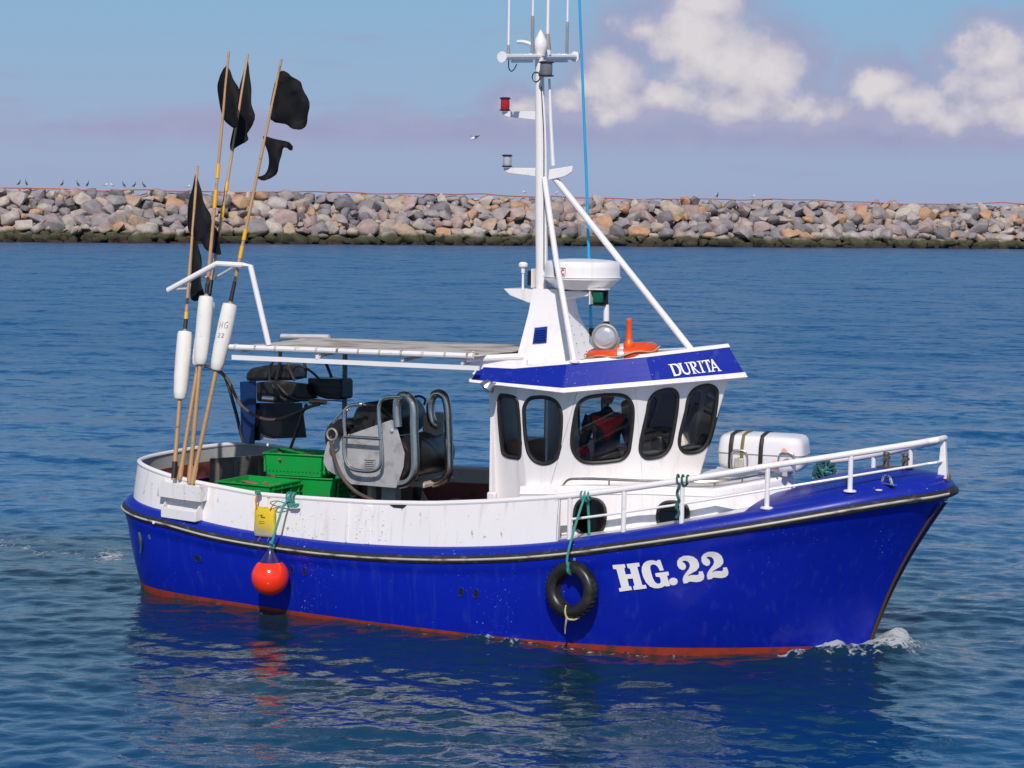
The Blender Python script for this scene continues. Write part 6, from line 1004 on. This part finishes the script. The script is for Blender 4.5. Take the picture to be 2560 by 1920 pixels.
CORD = mat('pale_cord', (.52, .42, .22), .8, var=.2)
bld(MB().tube([(-.03, -.06, -.15), (-.02, -.10, -.20), (.0, -.09, -.265), (.06, -.07, -.275), (.11, -.05, -.25)], .010, 6, smooth=3), 'cord', CORD, parent=tr_); bld(MB().tube([(-.005, -.09, -.26), (-.02, -.08, -.32), (-.04, -.05, -.38), (-.045, -.04, -.43)], [.012, .009, .008, .004], 6, smooth=3), 'cord_end', CORD, parent=tr_)
# ---------------------------------------------------------------- life raft canister on the trunk
lr = thing('life_raft', (-1.17, -.02, 1.655), 'white plastic life raft canister strapped down in front of the wheelhouse', 'life raft', rz=radians(8)); lr.scale = (.95, .95, .94)
RAFT = mat('raft_gelcoat', (.80, .77, .76), .3, var=.03, vscale=3, coat=.2)
def rbox(Lx, Ly, z0, z1, e=6., seg=40, taper=.0, dome=.03):
    rows = []
    zs = [(z0, .86), (z0+.02, .94), (z0+.06, .985), (z1, 1.0)] if not taper else [(z0, 1.0), (z1-.09, 1.0-taper), (z1-.04, .975-taper), (z1-.012, .925-taper), (z1, .86-taper)]
    for z, k in zs: rows.append([(Lx/2*k*np.sign(cos(t))*abs(cos(t))**(2/e), Ly/2*k*np.sign(sin(t))*abs(sin(t))**(2/e), z) for t in np.linspace(0, 2*pi, seg, endpoint=False)])
    mb = MB(); mb.grid(rows, close_u=True); mb.add(rows[0], [tuple(range(seg))]); top_ = [(0, 0, z1+dome)]
    mb.add(rows[-1]+top_, [(i, (i+1) % seg, seg) for i in range(seg)]); return mb
bld(rbox(.92, .54, .02, .195), 'canister_lower', RAFT, parent=lr, sharp=50); bld(rbox(.925, .545, .195, .385, taper=.02, dome=.022), 'canister_upper', RAFT, parent=lr, sharp=50)
bld(MB().tube([(.464*np.sign(cos(t))*abs(cos(t))**.34, .274*np.sign(sin(t))*abs(sin(t))**.34, .195) for t in np.linspace(0, 2*pi, 60, endpoint=False)], .006, 6, closed=True), 'canister_seam', mat('grey_seam', (.35, .34, .33), .6), parent=lr)
STRAP = mat('black_strap', (.02, .019, .018), .6); OLIVE = mat('olive_strap', (.16, .14, .03), .7, var=.2)
def strap(x, m_, r=.017): bld(MB().tube([(x, -.255, .03), (x, -.278, .08), (x+.004, -.279, .27), (x+.01, -.268, .345), (x+.01, -.225, .392), (x+.01, 0, .413), (x+.01, .225, .39), (x, .277, .25), (x, .26, .04)], .006, 8, flat=r/.006*1.4), 'strap', m_, parent=lr)
strap(-.30, STRAP); strap(.02, STRAP); strap(-.18, OLIVE, .013)
for x in (-.20, .30): bld(MB().tube([(x-.085, -.285, .02), (x-.085, -.29, .17), (x-.06, -.292, .225), (x, -.293, .235), (x+.06, -.292, .225), (x+.085, -.29, .17), (x+.085, -.285, .02)], .011, 8, smooth=3), 'cradle_hoop', STEEL, parent=lr)
bld(MB().box((-.20, -.30, .10), (.10, .03, .10)), 'release_unit', GALV, parent=lr, bevel=.01); bld(MB().tube([(-.20, -.31, .16), (-.19, -.31, .05), (-.20, -.31, -.02)], .012, 6), 'release_strap', CORD, parent=lr)
bld(MB().lathe([(.045, 0), (.04, .02), (.02, .03)], 14, (.175, -.282, .09), Matrix.Rotation(pi/2, 3, 'X')), 'orange_plug', mat('orange_plug', (.85, .12, .01), .4), parent=lr); bld(MB().lathe([(.03, 0), (.0, .002)], 12, (.27, -.278, .25), Matrix.Rotation(pi/2, 3, 'X'), capa=False), 'round_label', mat('faded_pink_label', (.75, .38, .32), .5), parent=lr)
bld(MB().box((.10, -.277, .12), (.09, .006, .09)), 'label', mat('pale_label', (.70, .70, .70), .4), parent=lr); bld(MB().tube([(.25, -.30, .13), (.31, -.30, .17), (.38, -.30, .12)], .010, 6, smooth=3), 'painter_line', mat('reddish_line', (.42, .22, .16), .7, var=.3), parent=lr)
for x in (-.28, .28): bld(MB().box((x, 0, .0), (.05, .52, .04)), 'cradle_beam', GALV, parent=lr)
# ---------------------------------------------------------------- lifebuoy and its light on the roof
LBO = mat('orange_lifebuoy', (.78, .075, .008), .45, var=.1, vscale=6)
lb = thing('lifebuoy', (-2.56, -.42, 2.735), 'orange lifebuoy with pale bands lying on the wheelhouse roof', 'lifebuoy'); lb.rotation_euler = (radians(4), radians(-7), HEAD)
bld(MB().tube([(.30*cos(t), .30*sin(t), .06) for t in np.linspace(0, 2*pi, 40, endpoint=False)], .068, 14, closed=True), 'ring', LBO, parent=lb)
for a in (-1.2, .4, 1.97, 3.54):
    ring_ = [(.30*cos(a+u), .30*sin(a+u), .06) for u in (-.09, 0, .09)]; bld(MB().tube(ring_, .0705, 14, cap=False), 'reflective_band', mat('reflective_band', (.62, .62, .62), .3, .3, var=.1), parent=lb)
bld(MB().tube([(.385*cos(t), .385*sin(t), .07+.015*sin(6*t)) for t in np.linspace(0, 2*pi, 40, endpoint=False)], .007, 6, closed=True), 'grab_line', CORD, parent=lb)
ll = thing('lifebuoy_light', (-2.49, -.44, 2.80), 'upright orange bottle shaped lifebuoy light on the wheelhouse roof', 'light')
bld(MB().lathe([(.05, .0), (.056, .01), (.056, .085), (.052, .10), (.034, .125), (.031, .14), (.026, .30), (.029, .305), (.029, .335), (.02, .345)], 20), 'light_body', mat('orange_plastic', (.88, .11, .004), .35, var=.05), parent=ll); bld(MB().box((.055, -.03, .012), (.03, .03, .024)), 'clip', BLACK, parent=ll)
# ---------------------------------------------------------------- ropes on the rail
DTEAL = mat('dark_teal_rope', (.02, .10, .105), .8, var=.35, vscale=30, bump=.3, bscale=80)
rp = thing('rope_coil', (-1.47, -1.30, 1.66), 'dark teal rope hitched round the rail post in front of the porthole', 'rope')
pz = rail_z(-1.5)-1.66
i_ = min(range(NST), key=lambda k: abs(inset(k, .15)[0]+1.47)); rpp = Vector((inset(i_, .15)[0]+1.47, inset(i_, .15)[1]+1.30, 0))
bld(MB().tube([rpp+Vector((.016*t-.06, .05*cos(t*2), pz+.05*sin(t*2)+.005)) for t in np.linspace(0, 8, 60)], .011, 6), 'turns', DTEAL, parent=rp)
bld(MB().tube([rpp+Vector((-.03+.012*sin(t*2.2), -.03+.01*cos(t*3), pz-.02-t*.045)) for t in np.linspace(0, 7.5, 40)], .016, 6), 'tail', DTEAL, parent=rp)
nb = thing('net_bundle', (-.76, .66, 1.60), 'bunched teal netting tied at the far bow rail', 'netting')
for k in range(30):
    a = random.uniform(0, 6.28); c0 = Vector((random.uniform(-.06, .06), random.uniform(-.05, .05), random.uniform(-.06, .06))); bld(MB().tube([c0+Vector((random.uniform(-.06, .06), random.uniform(-.05, .05), random.uniform(-.05, .06))) for _ in range(6)], .014, 6, smooth=3), 'strand', TEAL if k % 3 == 0 else DTEAL, parent=nb)
# ---------------------------------------------------------------- person at the wheel
SKIN = mat('skin', (.36, .19, .13), .5, var=.08); JACK = mat('black_jacket', (.012, .012, .014), .45, var=.3, vscale=6); REDJ = mat('red_jacket_panel', (.80, .016, .014), .5, var=.15, vscale=5); HAIR = mat('dark_hair', (.04, .028, .02), .6, var=.3, vscale=20); TROU = mat('dark_trousers', (.03, .03, .035), .7)
pe = thing('person', (-2.87, -.10, .68), 'person in black and red jacket standing at the wheel behind the large side window', 'person', rz=radians(-62))
def skin(name, verts, edges, radii, m_, parent, sub=2, root=0):
    me = bpy.data.meshes.new(name); me.from_pydata(verts, edges, []); me.materials.append(m_); o = bpy.data.objects.new(name, me); C.objects.link(o); o.parent = parent
    md = o.modifiers.new('skin', 'SKIN'); md.use_smooth_shade = True
    for i, r in enumerate(radii): sv = me.skin_vertices[0].data[i]; sv.radius = r if isinstance(r, tuple) else (r, r); sv.use_root = (i == root)
    s = o.modifiers.new('sub', 'SUBSURF'); s.levels = sub; s.render_levels = sub; return o
# x forward, y left
V = [(0, 0, .92), (0, 0, 1.08), (.01, 0, 1.25), (.0, 0, 1.38), (.0, 0, 1.46), (.01, 0, 1.53),
     (0, .17, 1.39), (.03, .25, 1.12), (.22, .22, .98), (.30, .20, .96), (0, -.17, 1.39), (.03, -.25, 1.12), (.22, -.22, .98), (.30, -.20, .96),
     (0, .10, .84), (.02, .11, .48), (0, .11, .09), (.15, .12, .04), (0, -.10, .84), (.02, -.11, .48), (0, -.11, .09), (.15, -.12, .04)]
E_ = [(0, 1), (1, 2), (2, 3), (3, 4), (4, 5), (3, 6), (6, 7), (7, 8), (8, 9), (3, 10), (10, 11), (11, 12), (12, 13), (0, 14), (14, 15), (15, 16), (16, 17), (0, 18), (18, 19), (19, 20), (20, 21)]
Rr = [(.12, .15), (.12, .145), (.125, .16), (.10, .14), .062, .052, .075, .055, .042, .032, .075, .055, .042, .032, .09, .065, .045, .04, .09, .065, .045, .04]
skin('body', V, E_, Rr, JACK, pe)
hd = bld(MB().lathe([(0, -.115), (.045, -.105), (.066, -.07), (.078, -.02), (.083, .03), (.078, .075), (.055, .108), (0, .122)], 20, (.02, 0, 1.66), capa=False), 'head', SKIN, parent=pe, sharp=80)
hd.scale = (1.12, .95, 1)
bld(MB().lathe([(.086, -.01), (.090, .035), (.084, .082), (.06, .117), (0, .132)], 20, (.0, 0, 1.665), capa=False), 'hair', HAIR, parent=pe, sharp=80)
bld(MB().tube([(.098, 0, 1.69), (.122, 0, 1.645), (.105, 0, 1.635)], [.008, .014, .010], 8), 'nose', SKIN, parent=pe); bld(MB().tube([(.095, -.026, 1.605), (.102, 0, 1.603), (.095, .026, 1.605)], .006, 6), 'mouth', mat('lips', (.24, .08, .07), .5), parent=pe)
for s in (-1, 1):
    bld(MB().lathe([(0, -.010), (.010, 0), (0, .010)], 10, (.094, .032*s, 1.685)), 'eye', BLACK, parent=pe); bld(MB().tube([(.02, .083*s, 1.69), (.0, .09*s, 1.665), (.02, .083*s, 1.635)], .010, 6), 'ear', SKIN, parent=pe)
    vs = [(.28, .20*s, .965), (.33, .195*s, .965), (.37, .19*s, .97)]; ed = [(0, 1), (1, 2)]; rr_ = [.028, .034, .028]
    hx = [(.045, .028), (.055, .012), (.052, -.006), (.042, -.022)]
    for dx, dy in hx:
        n0 = len(vs); vs += [(.37+dx*.5, (.19+dy)*s, .975), (.37+dx, (.19+dy)*s, .95), (.37+dx*.7, (.19+dy)*s, .925)]; ed += [(2, n0), (n0, n0+1), (n0+1, n0+2)]; rr_ += [.010, .009, .008]
    n0 = len(vs); vs += [(.335, (.19-.035)*s, .975), (.36, (.19-.05)*s, .96)]; ed += [(1, n0), (n0, n0+1)]; rr_ += [.011, .009]
    skin('hand', vs, ed, rr_, SKIN, pe, 1)
V2 = [(.135, -.17, 1.42), (.150, .17, 1.42), (.150, .10, 1.36), (.168, .0, 1.13), (.150, -.10, 1.36)]
mb = MB(); mb.add([(.07, -.17, 1.455), (.122, -.07, 1.425), (.128, 0, 1.415), (.122, .07, 1.425), (.07, .17, 1.455), (.115, .15, 1.37), (.142, .06, 1.29), (.150, 0, 1.16), (.142, -.06, 1.29), (.115, -.15, 1.37)], [(0, 1, 8, 9), (1, 2, 7, 8), (2, 3, 6, 7), (3, 4, 5, 6)]); bld(mb, 'red_yoke', REDJ, parent=pe, solid=.02)
for s in (-1, 1): bld(MB().tube([(.10, .238*s, 1.065), (.17, .228*s, 1.015)], [.060, .054], 12), 'red_cuff', REDJ, parent=pe)

# ================================================================= birds
CORM = mat('black_plumage', (.02, .02, .022), .5, var=.3); GULLW = mat('white_plumage', (.80, .80, .80), .6, var=.05); GULLG = mat('grey_wing', (.35, .36, .38), .6); BEAK = mat('yellow_beak', (.60, .38, .05), .5)
def cormorant(p, label, rz, lean=1.):
    t = empty('cormorant', p, rz); t.scale = (.68,)*3; tag(t, label, 'bird', 'cormorants perched on the breakwater')
    bld(MB().tube([(-.34, 0, .12), (-.18, 0, .24), (0, 0, .40), (.09*lean, 0, .56), (.11*lean, 0, .64)], [.02, .085, .12, .09, .045], 10, smooth=3), 'body', CORM, parent=t); bld(MB().tube([(.11*lean, 0, .62), (.16*lean, 0, .74), (.12*lean, 0, .84), (.16*lean, 0, .90)], [.045, .036, .032, .038], 8, smooth=3), 'neck', CORM, parent=t)
    bld(MB().tube([(.16*lean, 0, .90), (.24*lean, 0, .92), (.33*lean, 0, .91)], [.038, .022, .008], 8), 'beak', BEAK, parent=t)
    for s in (-1, 1): bld(MB().tube([(.0, .05*s, .34), (.02, .05*s, .0)], .015, 6), 'leg', CORM, parent=t)
def gull(p, label, rz, fly=False):
    t = empty('gull', p, rz); t.scale = (.9,)*3; tag(t, label, 'bird', 'gulls along the breakwater')
    h = 0 if fly else .12
    bld(MB().tube([(-.30, 0, .06+h), (-.15, 0, .10+h), (.02, 0, .14+h), (.14, 0, .19+h), (.19, 0, .27+h), (.23, 0, .29+h)], [.01, .07, .095, .075, .05, .045], 10, smooth=3), 'body', GULLW, parent=t); bld(MB().tube([(.24, 0, .29+h), (.33, 0, .27+h)], [.022, .006], 8), 'beak', BEAK, parent=t)
    for s in (-1, 1):
        if fly: bld(MB().prism([(.10, .05*s, .17), (.14, .35*s, .30), (.02, .70*s, .26), (-.06, .36*s, .28), (-.10, .05*s, .17)], (0, 0, .012)), 'wing', GULLG, parent=t)
        else: bld(MB().prism([(.10, .085*s, .20+h), (-.10, .095*s, .20+h), (-.38, .03*s, .09+h), (-.12, .09*s, .11+h), (.06, .095*s, .12+h)], (0, .012*s, 0)), 'wing', GULLG, parent=t); bld(MB().tube([(.0, .03*s, .2), (.0, .03*s, 0)], .012, 6), 'leg', BEAK, parent=t)
def crest(px):
    """point on the breakwater crest at the bearing of photo column px"""
    d = fwd*FPX+rt*(px-1280)-up*(470-960); a = Vector((d.x, d.y)); b2 = Vector((jd.x, jd.y)); o2 = Vector((JL.x, JL.y))+Vector((jn.x, jn.y))*(JH*1.35)
    den = a.x*b2.y-a.y*b2.x; s = (o2.x*a.y-o2.y*a.x)/den*1.0; s = -((a.x*o2.y-a.y*o2.x)/(a.x*b2.y-a.y*b2.x)); return Vector((o2.x+b2.x*s, o2.y+b2.y*s, JH+.12))
ordn = ['first', 'second', 'third', 'fourth', 'fifth', 'sixth', 'seventh', 'eighth']
for k, (px, rz, ln) in enumerate(((48, .3, 1), (66, 2.6, .8), (156, .2, .7), (195, 2.9, 1.2), (219, .6, .9), (310, 2.8, 1.6), (336, .2, 1.2), (360, 3.0, 1.5))):
    cormorant(crest(px), 'black cormorant on the rock crest at far left, %s from the left edge' % ordn[k], rz, ln)
cormorant(crest(1794), 'lone black cormorant on the breakwater crest, right of the mast', .4, .8)
for k, (px, lab) in enumerate(((263, 'left of the two white gulls among the cormorants on the breakwater'), (281, 'right of the two white gulls among the cormorants on the breakwater'), (470, 'white gull standing on the crest just left of the shortest flag pole'), (1312, 'white gull on the rocks just left of the mast'), (1391, 'white gull on the rocks between mast and forward strut'), (1883, 'white gull standing on the crest right of the lone cormorant'))):
    gull(crest(px), lab, [.3, 2.8, .2, 2.5, 1.2, .4][k])
d = fwd*FPX+rt*(1187-1280)-up*(350-960); d = d/d.y; gull(EYE+d*120, 'small gull flying over the breakwater left of the mast', .5, True)
